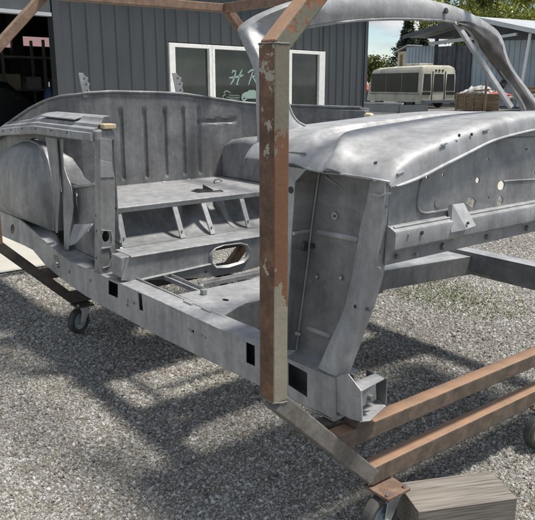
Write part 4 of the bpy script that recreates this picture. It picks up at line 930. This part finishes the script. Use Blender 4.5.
# --- outer wheelhouse drum (near side)
arcp = [(55, 231.5), (54.6, 215), (54, 200), (52.6, 186), (50.6, 173), (47.8, 160), (43.5, 149.5), (37, 142.8), (29.5, 139.6), (22, 139.8), (15, 142.6), (8, 148), (0, 157.5), (-8, 168), (-17, 181), (-25, 194), (-31, 206), (-34, 200), (-12, 206.6), (0, 211), (23, 221), (40, 226.8)]
arcp[16] = (-31, 203); arcp[17] = (-24, 202.6)
arc = [at(x, y, v=-.06) for x, y in arcp]
cc_ = at(16, 186, v=-.06)
def inset(k, vv): return [V3((cc_.x + (p.x - cc_.x) * k, vv, cc_.z + (p.z - cc_.z) * k)) for p in arc]
mb = MB(); mb.loft([inset(1.0, .20), inset(1.0, -.045), inset(1.0, -.060), inset(.985, -.062), inset(.965, -.058), inset(.95, -.066), inset(.92, -.082), inset(.86, -.106), inset(.76, -.130), inset(.6, -.150), inset(.4, -.162), inset(.12, -.167)]); mb.build('wheelhouse', M['steel'], car, smooth=70)
# --- quarter braces and small panels between drum and lock pillar
vplate('quarter_brace', ST, car, [(45, 137), (56.5, 138.6), (58.5, 165), (60, 190), (57.5, 233), (55.6, 233), (54.6, 200), (51.4, 176), (48, 155)], v=-.085, t=.005, bevel=.001)
vplate('quarter_brace', SL, car, [(56.8, 139), (62.7, 139), (62.6, 155), (63.8, 167), (67, 177), (70.6, 185), (72.8, 196), (73.4, 208), (72.4, 218), (70.8, 227), (69.2, 240), (68.4, 249.8), (64.2, 249.8), (63.8, 230), (63, 205), (61.5, 188), (59.5, 170), (57.5, 152)], v=-.07, t=.003)
vplate('quarter_inner_panel', ST, car, [(70, 187.5), (97, 184.5), (98, 268), (66, 252), (67, 225)], [[(75.4, 190.5), (77.2, 190), (79.3, 221), (78, 222)]], v=-.035, t=.004)
mb = MB(); a = at(70, 187.2, v=-.05); b = at(96, 184.0, v=-.04); mb.bar(a, b, .02, .014); mb.build('quarter_rail', SL, car, bevel=.002)
A = [at(x, y, v=-.09) for x, y in ((74, 224.4), (80, 223.8), (86, 224), (92.3, 223.4))]; B = [at(x, y, v=-.13) for x, y in ((67.5, 246), (75, 243.5), (83, 236), (87.5, 231))]
ruled('bent_flap', SL, car, A, B, thick=(.003, .003, -.002), sub=3)
# --- belt rail over the quarter
zo = [(-3.55, .80), (-3.2, .93), (-2.86, 1.017), (-2.3, 1.056), (-1.6, 1.062)]; ht = [(-3.55, .04), (-2.86, .038), (-2.3, .041), (-1.6, .034)]
us = [-3.55 + (1.94) * k / 40 for k in range(41)]
def zlow(u): return interp(u, zo)
rings = []
for u in us:
    zl = zlow(u); h = interp(u, ht); rings.append([V3((u, -.120, zl)), V3((u, -.126, zl + .004)), V3((u, -.126, zl + h)), V3((u, -.118, zl + h + .003)), V3((u, -.112, zl + h)), V3((u, -.112, zl))])
mb = MB(); mb.loft(rings).build('belt_flange', SL, car, smooth=40)
for x, y in ((3, 131.2), (11, 129.8), (22, 128.6), (35.5, 128.8), (51, 130.6), (67, 132.5)):
    mb = MB(); mb.disc(at(x, y, v=-.1265), (0, 1, 0), .005, .004, 8); mb.build('bolt_hole', M['black'], car)
def corr(u):
    b = zlow(u) + interp(u, ht) + .002; f = sm((u + 3.0) / .7)
    return [(-.113, b), (-.108, b + .014), (-.100, b + .018), (-.085, b + .021), (-.080, b + .034), (-.072, b + .037), (-.060, b + .039), (-.050, b + .046), (-.042, b + .060 * f + .02 * (1 - f)), (-.030, b + .066 * f + .02 * (1 - f)), (0.0, b + .068 * f + .02 * (1 - f))]
rings = []
for u in us:
    c_ = corr(u); e_ = lambda a: u - (.06 * sm((a + .11) / .1) if u > -1.7 else 0); rings.append([V3((e_(a), a, b)) for a, b in c_] + [V3((e_(a), a, b - .004)) for a, b in reversed(c_)])
mb = MB(); mb.loft(rings).build('belt_rail_top', SL, car, smooth=32)
mb = MB(); mb.obox(at(40, 115.5, u=-2.3), V3((.42, 0, -.002)), V3((0, .05, .012)), V3((0, .004, -.006))); mb.build('belt_patch_plate', SL, car, bevel=.002)
mb = MB(); p = V3((-1.602, -.10, 1.125)); mb.box(-1.66, -.068, 1.112, -1.592, -.008, 1.134); mb.build('wood_filler', M['wood_tan'], car, bevel=.004)
mb = MB(); mb.box(-1.66, -.112, 1.058, -1.601, -.016, 1.111); mb.build('pillar_cap', ST, car, bevel=.01)
# --- lock pillar
face = [(99.4, 138), (112, 139.5), (112.5, 165), (115, 177.5), (115, 250), (116.5, 263), (120, 272.5), (101.3, 275), (100, 200)]
uplate('lock_pillar', ST, car, face, [circ(105.8, 236.5, 3.6, 5.6, 16)], u=-1.6, bevel=.001)
vplate('pillar_flange', ST, car, [(94.6, 141), (99.5, 139), (100, 200), (101.3, 275), (94.6, 271.5)], [circ(x, y, .9, 1.2, 8) for x, y in ((95.8, 156), (96, 216), (96.6, 231), (96.4, 258))], v=-.12, bevel=.001)
uplate('striker_plate', SL, car, [(100.2, 160), (112.3, 163), (114.5, 177.2), (100.4, 177.8)], u=-1.597, t=-.0025, bevel=.001)
mb = MB(); pts = [at(x, y, u=-1.597) for x, y in ((100.8, 230), (111, 231), (112.5, 240), (111, 247), (101, 248))]; mb.tube(pts, .003, 6); mb.build('pressed_bead', SL, car, smooth=50)
mb = MB(); pts = [at(x, y, u=-1.597) for x, y in ((101, 249), (110, 247.5), (112.5, 256), (109, 266), (103, 268))]; mb.tube(pts, .003, 6); mb.build('pressed_bead', SL, car, smooth=50)
mb = MB(); mb.box(-1.66, -.02, .47, -1.604, -.016, 1.10); mb.build('pillar_inner', SD, car)
uplate('slot_backing', SD, car, [(112, 215), (120, 215), (124, 247), (116, 247)], u=-1.68)
# --- hinge brackets standing on the rim
def hinge_bracket(x, y, s=1):
    u = -2.27; prof = [(-.7, 0), (-5.5, -25), (-1, -25), (1.0, -22), (4.6, -20), (3.6, -16.5), (6.2, -14), (5.0, -10), (6.4, -6.5), (4.6, 0)]
    pts = [at(x + a * s, y + b * s, u=u) for a, b in prof]
    hs = [[at(x + cx_ * s + a * s, y + cy_ * s + b * s, u=u) for a, b in circ(0, 0, 1.0, 1.35, 8)] for cx_, cy_ in ((0.2, -19), (2.4, -13), (3.2, -6.5))]
    plate_mb(pts, hs, (-.006, 0, 0)).build('hinge_bracket', SL, car, bevel=.001)
hinge_bracket(84, 97.5, .98); hinge_bracket(177.5, 96.5, .94)
# --- sill front stub and channel
vplate('sill_end', SL, car, [(334, 378.5), (341, 375), (348, 374), (361, 391), (362, 422), (350, 419), (336.5, 412), (334, 411)], [circ(358, 396.5, .9, 1.2, 8)], v=-.117, t=.004, bevel=.001)
zc_ = at(361, 391, v=-.115).z; pl = [at(x, y, z=zc_) for x, y in ((361, 391), (384.5, 378.3), (375, 373), (353.5, 382))]
plate_mb(pl, [], (0, 0, -.004)).build('channel_top', SL, car, bevel=.001)
ue = at(361, 391, v=-.115).x - .01
uplate('channel_web', ST, car, [(361, 391), (376, 384), (376.5, 399), (362, 407)], u=ue, bevel=.001)
mb = MB(); p = at(371, 397.5, u=ue + .006); mb.disc(p, (1, 0, 0), .009, .016, 8); mb.build('bolt', M['steel_dark'], car)
zb_ = at(362, 422, v=-.115).z; pl = [at(x, y, z=zb_) for x, y in ((360, 422.5), (370, 421.5), (386, 406.5), (378, 402), (352, 408))]
plate_mb(pl, [], (0, 0, .004)).build('channel_base', SL, car, bevel=.001)
mb = MB(); mb.box(-.06, .01, zb_ + .006, ue - .01, .014, zc_ - .006); mb.build('channel_back', SD, car)
# --- cowl side: kick panel, jamb, hinge pillar
KP = -.06
kick = [(319.2, 171), (372, 181), (374, 200), (366, 235), (362, 262), (356, 290), (350, 315), (338, 340), (330, 362), (321.5, 361), (297.5, 350), (299, 327), (303, 298), (308.8, 250), (312, 260 - 50)]
kick = [(319.2, 170), (372, 180), (374, 200), (366, 235), (362, 262), (356, 290), (350, 315), (338, 340), (330, 363), (321.5, 361), (296.5, 350), (299, 327), (303, 298), (308.8, 250), (314, 210)]
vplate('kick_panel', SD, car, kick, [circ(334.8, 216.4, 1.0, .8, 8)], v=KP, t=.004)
def capsule(p, q, r, name='pressed_bead', m_=SL, par=car):
    mb = MB(); p, q = V3(p), V3(q); d = (q - p); L_ = d.length; d.normalize(); pts = [p - d * r * .6, p, q, q + d * r * .6]
    mb2 = MB(); rings = []
    for k, rr in ((0, .2), (1, 1), (2, 1), (3, .2)):
        x = V3((0, 0, 1)).cross(d).normalized(); y = d.cross(x); rings.append([pts[k] + x * math.cos(a) * r * rr * .6 + y * math.sin(a) * r * rr for a in [i * math.pi / 5 for i in range(10)]])
    return mb2.loft(rings).build(name, m_, par, smooth=60)
capsule(at(317.5, 231.8, v=KP), at(356.5, 239.3, v=KP), .010)
capsule(at(307, 327.5, v=KP), at(329.5, 336.3, v=KP), .009)
mb = MB(); a = [at(x, y, v=KP - .001) for x, y in ((326, 176.5), (343, 189.2))]; mb.tube(a, .004, 6, .001); mb.build('pressed_crease', SL, car, smooth=60)
for x, y, r_, m_ in ((334.8, 215.8, .012, SL), (317, 276.5, .008, SD), (341, 277.5, .008, SD)):
    mb = MB(); mb.disc(at(x, y, v=KP - .002), (0, 1, 0), r_, .006, 14); 
    mb.build('dimple' if r_ > .01 else 'stud', m_, car, smooth=40)
    mb = MB(); mb.disc(at(x, y + .2, v=KP - .006), (0, 1, 0), .003 if r_ > .01 else .004, .006, 8); mb.build('stud_tip', M['black'] if r_ > .01 else M['galv'], car)
# pillar front face (faces forward) between outer skin edge and kick panel
Lp = [(307.2, 169.2), (295.4, 182), (294.2, 206), (292.2, 233), (291, 260), (288.5, 296), (286, 330), (284, 350)]
Rp = [(319.4, 171), (317.8, 182), (314.4, 206), (310.8, 233), (308.2, 260), (303.2, 296), (298.8, 330), (296.5, 350)]
A = [at(x, y, v=-.125) for x, y in Lp]; B = [at(x, y, v=KP) for x, y in Rp]
ruled('pillar_front_face', SD, car, A, B, thick=(-.004, 0, 0), smooth=30, sub=2)
A2 = [V3((p.x, p.y - .002, p.z)) for p in A]; B2 = [V3((p.x - .10, -.127, p.z)) for p in A]
B2[0] = V3((A[0].x - .16, -.127, A[0].z)); B2[1].x = A[1].x - .14
ruled('pillar_outer_skin', SL, car, A2, B2, thick=(0, .004, 0), smooth=30)
A3 = [V3((p.x, -.06, p.z)) for p in B2]; ruled('pillar_rear_face', SD, car, B2, A3, thick=(.003, 0, 0))
for x, y, rx, ry in ((290.8, 190, .010, .016), ): mb = MB(); mb.disc(at(x, y, v=-.1275), (0, 1, 0), .010, .004, 12); mb.build('hinge_hole', M['black'], car)
pf = at(304.5, 246, u=-.2); mb = MB(); mb.disc(pf + V3((.0, 0, 0)), (1, .45, 0), .015, .010, 14); mb.build('wiring_hole', M['black'], car)
mb = MB(); mb.disc(at(312.5, 246, v=KP - .003), (0, 1, 0), .008, .006, 10); mb.build('wiring_hole', M['black'], car)
mb = MB(); a = at(293.5, 233.5, v=-.127); b = at(311, 230, v=KP); mb.tube([a, a.lerp(b, .5), b], .006, 6); mb.build('weld_bead', SL, car, smooth=60)
capsule(at(284, 330, v=-.1), at(300, 334.5, v=KP - .004), .007)
mb = MB(); mb.tube([at(x, y, v=KP - .003) for x, y in Rp], .004, 6); mb.build('seam_bead', ST, car, smooth=60)
# floor of the pillar foot
mb = MB(); z_ = .488; pl = [at(284.5, 357.3, z=z_), at(298, 349.5, z=z_), at(330, 361, z=z_), at(340, 374, z=z_), at(335, 377.6, z=z_)]; plate_mb(pl, [], (0, 0, -.003)).build('pillar_foot', ST, car)
# hinge strip (rounded front edge) and its return to the firewall
Lx = [(370, 181), (366, 205), (360, 228), (356.5, 250), (352, 275), (344.4, 307.7), (335, 330), (326, 350), (318, 368)]
Cx = [(385, 182.5), (384.6, 200), (380.5, 226), (377, 250), (371, 275), (361.5, 310), (354.5, 330), (345, 352), (335.6, 376.6)]
Rx = [(391.5, 181.5), (390, 205), (388.5, 228), (386.5, 250), (383, 277), (373, 310), (365.5, 330), (358.5, 350), (349.5, 373)]
vL = [-.062, -.062, -.062, -.062, -.066, -.078, -.092, -.105, -.115]
vR = [-.035, -.035, -.035, -.036, -.04, -.05, -.06, -.068, -.074]
vC = [-.074, -.076, -.078, -.08, -.084, -.096, -.104, -.112, -.117]
PL = resample([at(x, y, v=v) for (x, y), v in zip(Lx, vL)], 9); PL = [at(x, y, v=v) for (x, y), v in zip(Lx, vL)]; PC = [at(x, y, v=v) for (x, y), v in zip(Cx, vC)]; PR = [at(x, y, v=v) for (x, y), v in zip(Rx, vR)]
def cr(Pn, k=5):
    o = []; n = len(Pn)
    for i in range(n - 1):
        p0, p1, p2, p3 = Pn[max(i - 1, 0)], Pn[i], Pn[i + 1], Pn[min(i + 2, n - 1)]
        for j in range(k):
            t = j / k; o.append(.5 * ((2 * p1) + (p2 - p0) * t + (2 * p0 - 5 * p1 + 4 * p2 - p3) * t * t + (3 * p1 - p0 - 3 * p2 + p3) * t ** 3))
    return o + [Pn[-1]]
sL, sC, sR = cr(PL), cr(PC), cr(PR)
rings = []
for a, b, c_ in zip(sL, sC, sR):
    p1 = a.lerp(b, .85); p2 = b.lerp(c_, .12)
    rings.append([a, a.lerp(b, .5) + V3((0, -.002, 0)), p1, (p1 + p2) * .25 + b * .5, p2, c_, c_ + V3((-.004, .002, 0)), b + V3((-.006, .006, 0)), a + V3((0, .004, 0))])
mb = MB(); mb.loft(rings).build('hinge_pillar', SL, car, smooth=40)
for x, y, f in ((376, 188.5, 0), (385.2, 206.5, 0), (379.8, 251.5, 0), (376.6, 262.5, 0), (355, 306.5, 1), (368, 309.5, 0), (348.5, 363, 0)):
    vv = -.083 if f else -.075 if y < 300 else -.09
    mb = MB(); 
    if f: mb.disc(at(x, y, v=-.090), (.5, 1, 0), .005, .004, 8)
    else: mb.disc(at(x, y, v=vv + .012), (1, -.4, 0), .0045, .012, 8)
    mb.build('bolt_hole', M['black'] if f else SD, car)
mb = MB(); a = [at(x, y, v=-.075) for x, y in ((372, 192.6), (380, 194.2), (392, 192.2), (391, 194.6), (380, 197), (374, 194.6))]; plate_mb(a, [], (.004, -.012, 0), mb).build('small_tab', SL, car)
# --- firewall
UF = .05
def mir(p): return V3((p.x, 1.41 - p.y, p.z))
topf = [(391, 180), (400, 178.8), (408, 176.5), (423.5, 167), (442.7, 154.4), (460, 146.7), (469.6, 139), (494.6, 132), (512, 129.4), (535, 127.5)]
tp = [at(x, y, u=UF) for x, y in topf]; tp.append(V3((UF, .705, 1.180)))
botz = .835
out_ = tp + [mir(p) for p in reversed(tp[:-1])] + [V3((UF, 1.46, botz)), V3((UF, .7, botz)), V3((UF, -.05, botz))]
def fh(pix): return [at(x, y, u=UF) for x, y in pix]
fho = [fh([(431.5, 164.6), (436, 161.8), (440.6, 163), (442.2, 166), (440.4, 169), (437.6, 167.6), (434, 165.4)]), fh(circ(501.2, 185.6, 3.5, 5.0, 16, .2)), fh(circ(500, 200.8, 3.1, 4.8, 16, .15)),
       fh([(466.5, 199), (471, 196.5), (476.2, 201), (473.8, 207.4), (470, 206.4), (466, 202.8)]), fh(circ(477.7, 180.4, 2.2, 3.0, 12, .2)), fh(circ(443, 174.8, 1.0, 1.2, 8)), fh(circ(427, 177.2, 1.2, 1.6, 8)),
       fh(circ(488.4, 159.2, .9, 1.3, 8)), fh(circ(526.3, 149.2, 1.3, 1.2, 8)), fh(circ(488.4, 197.4, .8, 1.1, 8)), fh(circ(534, 173, .9, 1.4, 8)), fh(circ(470.8, 179.2, .5, .8, 6))]
plate_mb(out_, fho, (-.004, 0, 0)).build('firewall', ST, car)
# stepped ledge across the firewall and bottom flange
def zl1(v): return .936 + 0 * v
rings = []
for k in range(31):
    v = -.05 + 1.5 * k / 30; rings.append([V3((UF + .001, v, .942)), V3((UF + .012, v, .939)), V3((UF + .030, v, .930)), V3((UF + .033, v, .924)), V3((UF + .031, v, .884)), V3((UF + .026, v, .878)), V3((UF + .001, v, .874))])
mb = MB(); mb.loft(rings).build('firewall_ledge', ST, car, smooth=32)
mb = MB(); mb.tube([(UF + .016, -.04, .938), (UF + .016, 1.44, .938)], .0035, 6); mb.build('ledge_seam', SL, car, smooth=60)
for x, y in ((422, 232.8), (409, 234.6)): mb = MB(); mb.disc(at(x, y, u=UF + .034), (1, 0, 0), .0055 if x > 415 else .004, .004, 8); mb.build('bolt_hole', M['black'] if x > 415 else SL, car)
for x, y, r_ in ((443.5, 246.4, .010), (487.5, 237, .008), (527.5, 228.2, .009), (453, 239, .004), (397, 256.5, .006), (416, 254.6, .004), (379, 268, .004)):
    mb = MB(); mb.disc(at(x, y, u=UF + .004), (1, 0, .1), r_, .010, 10); mb.build('stud', SD if r_ > .005 else SL, car, smooth=40)
# rectangular pressing outline
mb = MB(); pr = cr(fh([(478, 147.5), (474, 146.4), (466, 149), (455, 153.6), (440, 162), (428, 169.6), (422.6, 176), (419.5, 188), (417, 203), (418.5, 210), (424, 213), (436, 211.8), (449, 209.6)]), 3); mb.tube([p + V3((.0005, 0, 0)) for p in pr], .0042, 6); mb.build('pressed_bead', ST, car, smooth=60)
mb = MB(); pr = fh([(503, 181.4), (516, 180.4), (535, 179.4)]); pr.append(V3((UF, .9, pr[-1].z))); mb.tube(pr, .003, 6); mb.build('pressed_bead', ST, car, smooth=60)
mb = MB(); pr = cr(fh([(492, 134.6), (500, 137.6), (516, 137.6), (535, 137)]), 4); mb.tube(pr, .003, 6); mb.build('pressed_bead', ST, car, smooth=60)
mb = MB(); mb.disc(at(437.6, 203.5, u=UF + .001), (1, 0, 0), .012, .003, 18); mb.build('blanking_disc', ST, car)
# bracket on the firewall
mb = MB(); q = [at(452.4, 204.3, u=UF + .012), at(464, 202.8, u=UF + .012), at(476.4, 226, u=UF + .062), at(466.5, 229.6, u=UF + .062)]; plate_mb(q, [], (-.006, 0, -.004), mb).build('firewall_bracket', SL, car, bevel=.0015)
mb = MB(); plate_mb([q[0], q[3], at(451, 232.5, u=UF + .036), at(447.6, 209, u=UF + .002)], [], (0, .004, 0), mb).build('bracket_web', ST, car)
mb = MB(); mb.disc(at(468, 223, u=UF + .058), (.5, 0, .6), .004, .006, 8); mb.build('bolt_hole', M['black'], car)
# --- cowl top: loft across the car
vs_ = [-.135, -.128, -.115, -.095, -.065, -.03, .02, .08, .15, .23, .32, .42, .52, .62, .705]
crown = [(-.135, -.085), (-.128, -.070), (-.115, -.055), (-.095, -.038), (-.065, -.021), (-.03, -.008), (.02, .001), (.08, .006), (.15, .010), (.23, .015), (.32, .020), (.42, .026), (.52, .031), (.62, .034), (.705, .035)]
fold = [(-.135, 1.058), (-.128, 1.068), (-.115, 1.082), (-.095, 1.096), (-.065, 1.110), (-.03, 1.123), (.06, 1.144), (.127, 1.159), (.30, 1.188), (.40, 1.202), (.55, 1.212), (.705, 1.216)]
low = [(-.135, 1.047), (-.09, 1.052), (-.03, 1.062), (.02, 1.073), (.10, 1.094), (.20, 1.115), (.26, 1.132), (.32, 1.146), (.38, 1.152), (.5, 1.164), (.705, 1.176)]
def row(u, f, dz=0, front=None):
    # f = 0: rear crown, 1: front fold
    o = []
    for v in vs_:
        za = 1.168 + interp(v, crown); zb = interp(v, fold); o.append(V3((u, v, za * (1 - f) + zb * f + dz * (.6 + .4 * sm((v + .10) / .06)))))
    return o
R = []
R.append([V3((p.x, p.y, p.z - .03)) for p in row(-.47, 0)])
R.append(row(-.462, 0, -.004)); R.append(row(-.45, 0)); R.append(row(-.40, 0, .0)); R.append(row(-.34, .0, .0))
ginner = [(-.32, .0, .0), (-.30, .0, .003), (-.288, .0, .001), (-.279, .01, -.012), (-.270, .02, -.017), (-.235, .04, -.0185), (-.214, .07, -.0175), (-.205, .10, -.008), (-.196, .12, .003), (-.185, .14, .005), (-.16, .24, .004), (-.12, .44, .002), (-.07, .68, .001), (-.03, .84, .002), (.005, .94, .003), (.03, .985, .003), (.047, 1.0, .0), (.059, 1.0, -.006), (.065, 1.0, -.016)]
for u, f, dz in ginner: R.append(row(u, f, dz))
def lowrow(u, k):
    o = []
    for v in vs_:
        zb = interp(v, fold) - .020; zl_ = interp(v, low); o.append(V3((u, v, zb + (zl_ - zb) * k)))
    return o
R.append(lowrow(.068, .35)); R.append(lowrow(.070, .8)); R.append(lowrow(.0705, .93)); R.append(lowrow(.075, 1.0)); R.append(lowrow(.075, 1.06))
# near edge: from the front corner the edge runs slightly outward to the rear
edge = [(-.47, -.135), (-.19, -.132), (.03, -.075), (.09, -.050)]
full = []
for r_ in R:
    e = interp(r_[0].x, edge); nr = []
    for p in r_:
        v = e + (p.y - vs_[0]) * (.705 - e) / (.705 - vs_[0]); sh = (.10 * sm((.04 - p.y) / .16) * sm((p.x + .33) / .06) * sm((.0 - p.x) / .22)); nr.append(V3((p.x + sh, v, p.z)))
    nr = nr + [V3((p.x, 1.41 - p.y, p.z)) for p in reversed(nr[:-1])]
    # turned down lip along both ends
    full.append(nr)
mb = MB(); mb.loft(full, closed=False, caps=False)
cow = mb.build('cowl_top', SL, car, smooth=60)
sd = cow.modifiers.new('sub', 'SUBSURF'); sd.levels = 2; sd.render_levels = 2
so_ = cow.modifiers.new('solid', 'SOLIDIFY'); so_.thickness = .003; so_.offset = -1
# raised welting lip under the cowl end
A = [at(x, y, v=v) for x, y, v in ((306.5, 168.5, -.134), (324, 172.3, -.124), (342, 174.3, -.112), (359, 177, -.1), (380, 180.4, -.078), (389.5, 182.3, -.06))]
mb = MB(); mb.tube(cr(A, 3), .004, 6); mb.build('cowl_weld_seam', SL, car, smooth=60)
# recessed jamb strip below the near rear corner of the cowl
vplate('jamb_strip', SD, car, [(270, 151), (304.8, 152.6), (308, 168.6), (286.7, 166.5), (270, 165)], v=-.118, t=.004)
for x, y in ((288, 159), (292.2, 159.4)): mb = MB(); mb.disc(at(x, y, v=-.120), (0, 1, 0), .006, .004, 8); mb.build('bolt_hole', M['black'], car)
for x, y, uu in ((339.6, 157.2, -.07), (376, 165, .02), (328, 162.2, -.11)):
    z0 = 1.1; p = at(x, y, v=-.03 if x < 370 else -.045)
    mb = MB(); mb.disc(p + V3((0, 0, .002)), (0, -.5, 1), .009 if x != 328 else .006, .006, 12); mb.build('cowl_stud_hole', ST, car, smooth=40); mb = MB(); mb.disc(p + V3((0, -.001, .005)), (0, -.5, 1), .005 if x != 328 else .003, .006, 10); mb.build('stud_hole_core', M['black'], car)
for x, y in ((400.5, 173.2), (444, 144.6), (486, 130.4)):
    p = at(x, y, u=.069); mb = MB(); mb.bar(p + V3((0, -.012, -.002)), p + V3((0, .012, .003)), .005, .005); mb.build('hood_clip', SL, car, bevel=.001)
for x, y in ((459.2, 135.4), (471.6, 134.5)):
    mb = MB(); mb.disc(at(x, y, u=.0695), (1, 0, 0), .0045, .003, 8); mb.build('bolt_hole', M['black'], car)
for x, y in ((405.8, 117.5),):
    p = at(x, y, z=1.192); mb = MB(); mb.tube([p + V3((0, -.025, 0)), p + V3((0, .025, .002))], .007, 8); mb.build('wiper_hole', M['black'], car)
# dashboard rail behind the cowl top (seen through the screen opening)
mb = MB(); mb.box(-.475, -.06, 1.02, -.471, 1.47, 1.125); mb.build('dash_panel', ST, car)
# --- windscreen frame: swept sheet box from near foot over the header to the far foot
Wst = [  # outer sight line, inner sight line, u, thickness
    ((266, 146), (318, 130), -.41, .05), ((264, 118), (299, 123), -.425, .045), ((263, 100), (291, 113), -.44, .042), ((262.6, 84), (286.5, 99), -.455, .04), ((259, 66), (282, 82), -.49, .04), ((251.6, 48), (278, 64), -.53, .042),
    ((244.6, 30.5), (279, 46), -.575, .045), ((249, 24), (285, 36), -.575, .05), ((256, 18.5), (292, 31), -.565, .05), ((264.6, 13.6), (303, 28.6), -.55, .05), ((276, 8.6), (320, 25.8), -.535, .05), ((290, 3), (341.5, 22.8), -.52, .05), ((315, -4), (360, 21.2), -.51, .05), ((345, -9), (385, 20.2), -.50, .05),
    ((380, -9), (410, 20.3), -.50, .05), ((412, -4), (434, 21.2), -.505, .05), ((437, 1.6), (450, 22.6), -.515, .05), ((455, 6.5), (461, 25.4), -.525, .05), ((470, 13.2), (468.5, 30), -.54, .05), ((484, 21), (474, 36.5), -.555, .05), ((496.5, 30), (480, 45.5), -.565, .05), ((503, 42), (487, 56.5), -.56, .048), ((505.6, 54), (495, 67), -.545, .045), ((513, 70), (504.6, 79.6), -.525, .04), ((523.8, 84.6), (514, 93.5), -.505, .04), ((535.5, 100), (522, 107.5), -.485, .045), ((549, 120), (526, 120), -.465, .05)]
rings = []
for (o_, i_, u, th) in Wst:
    po, pi = at(*o_, u=u - .01), at(*i_, u=u + .012); d = pi - po
    rings.append([po, po.lerp(pi, .06) + V3((.010, 0, 0)), po.lerp(pi, .5) + V3((.016, 0, 0)), po.lerp(pi, .88) + V3((.010, 0, 0)), po.lerp(pi, .985) + V3((.004, 0, 0)), pi, pi + V3((-.012, 0, 0)), pi.lerp(po, .22) + V3((-th * .55, 0, 0)), pi.lerp(po, .6) + V3((-th, 0, 0)), po + V3((-th * .85, 0, 0)), po + V3((-.008, 0, 0))])
def crr(rings, k=3):
    n = len(rings[0]); cols = [cr([r[i] for r in rings], k) for i in range(n)]; return [[c_[j] for c_ in cols] for j in range(len(cols[0]))]
mb = MB(); mb.loft(crr(rings)).build('windscreen_frame', M['steel_light'], car, smooth=48)
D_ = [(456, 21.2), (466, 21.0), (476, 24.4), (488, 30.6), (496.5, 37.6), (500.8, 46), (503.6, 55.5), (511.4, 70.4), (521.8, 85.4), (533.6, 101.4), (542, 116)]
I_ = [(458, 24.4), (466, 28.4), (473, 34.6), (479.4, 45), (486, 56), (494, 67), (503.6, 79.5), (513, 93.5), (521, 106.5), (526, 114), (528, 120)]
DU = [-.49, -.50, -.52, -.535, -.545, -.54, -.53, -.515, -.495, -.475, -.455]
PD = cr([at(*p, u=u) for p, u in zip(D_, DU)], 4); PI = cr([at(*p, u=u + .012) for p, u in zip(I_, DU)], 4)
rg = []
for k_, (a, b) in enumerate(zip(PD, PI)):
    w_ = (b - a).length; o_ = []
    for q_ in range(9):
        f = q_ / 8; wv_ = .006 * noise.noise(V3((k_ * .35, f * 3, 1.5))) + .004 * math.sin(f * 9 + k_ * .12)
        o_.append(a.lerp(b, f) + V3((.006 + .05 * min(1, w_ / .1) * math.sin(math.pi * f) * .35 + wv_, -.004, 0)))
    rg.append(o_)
mb = MB(); mb.loft(rg, closed=False, caps=False); ips = mb.build('inner_pillar_skin', M['dark_sheet'], car, smooth=60, fix=False); sdd = ips.modifiers.new('solid', 'SOLIDIFY'); sdd.thickness = .003
rin = []
for (o_, i_, u, th) in Wst[:]:
    po, pi = at(*o_, u=u - .01), at(*i_, u=u + .012); rin.append(pi.lerp(po, .03) + V3((.006, 0, 0)))
mb = MB(); mb.tube(cr(rin, 3), .005, 6); mb.build('glass_channel_lip', ST, car, smooth=60)
for x, y in ((446.2, 10.8),): mb = MB(); mb.disc(at(x, y, u=-.488), (1, .1, .3), .011, .006, 12); mb.build('mirror_hole', M['black'], car)
mb = MB(); a = at(455.5, 22.5, u=-.50); b = at(511.5, 108, u=-.33); mb.bar(a, b, .022, .014, up=(1, 0, 0)); mb.build('cross_brace', SL, car, bevel=.003)
mb = MB(); p = at(503, 83.5, u=-.52); mb.tube([p + V3((0, -.012, -.012)), p + V3((0, .012, .010)), p + V3((0, .03, .018))], .016, 8, .008); mb.build('rubber_stop', M['black'], car, smooth=50)
# spot welds along the flanges
sw = MB(); sw.disc((0, 0, 0), (1, 0, 0), .0032, .0016, 8); w0 = sw.build('spot_weld', SD, car); w0.location = V3((UF + .001, .02, .846)) - wloc(car); first = True
def weld(p, rz=0):
    o = w0.copy(); COL.objects.link(o); o.location = V3(p) - wloc(car); o.rotation_euler = (0, 0, rz); o.parent = car
for k in range(1, 24): weld((UF + .001, .02 + k * .034, .846 + .001 * math.sin(k * 2.1)))
for k in range(18): weld((UF + .001, .03 + k * .045, .955))
for k in range(16): 
    p = at(121 + k * 9 * .98, 262 - k * 1.5, u=-1.399)
    weld((-1.3995, p.y, .566))
for p in PR[1:7]: weld(p + V3((.002, .010, .01))); weld(p + V3((.002, .012, -.03)))
# rear end of the shell
mb = MB(); mb.box(-3.55, -.12, .40, -3.545, 1.53, .84); mb.build('rear_cross_panel', SD, car)
mb = MB(); mb.box(-3.54, 1.52, .40, -2.61, 1.526, 1.06); mb.build('rear_quarter_panel', SD, car)

# ================================================================== timber block
zt = .115
bp_ = [at(402, 481, z=zt - .03), at(487, 472.5, z=zt - .03), at(521, 496, z=zt - .03), at(414, 514, z=zt - .03)]
ctr = sum(bp_, V3((0, 0, 0))) / 4; dx = ((bp_[1] - bp_[0]) + (bp_[2] - bp_[3])).normalized()
ang = math.atan2(dx.y, dx.x); Lb = .5 * ((bp_[1] - bp_[0]).length + (bp_[2] - bp_[3]).length) ; dy = V3((-dx.y, dx.x, 0)); Wb = abs(((bp_[0] - bp_[3])).dot(dy)) * .5 + abs((bp_[1] - bp_[2]).dot(dy)) * .5
mb = MB(); mb.box(-Lb / 2, -Wb / 2, 0, Lb / 2, Wb / 2, zt)
bo = mb.build('timber_block', M['block'], None, bevel=.002)
bo.location = (ctr.x, ctr.y, -.03); bo.rotation_euler = (0, 0, ang)
tag(bo, 'weathered grey timber block lying on the gravel by the front caster', 'timber block')
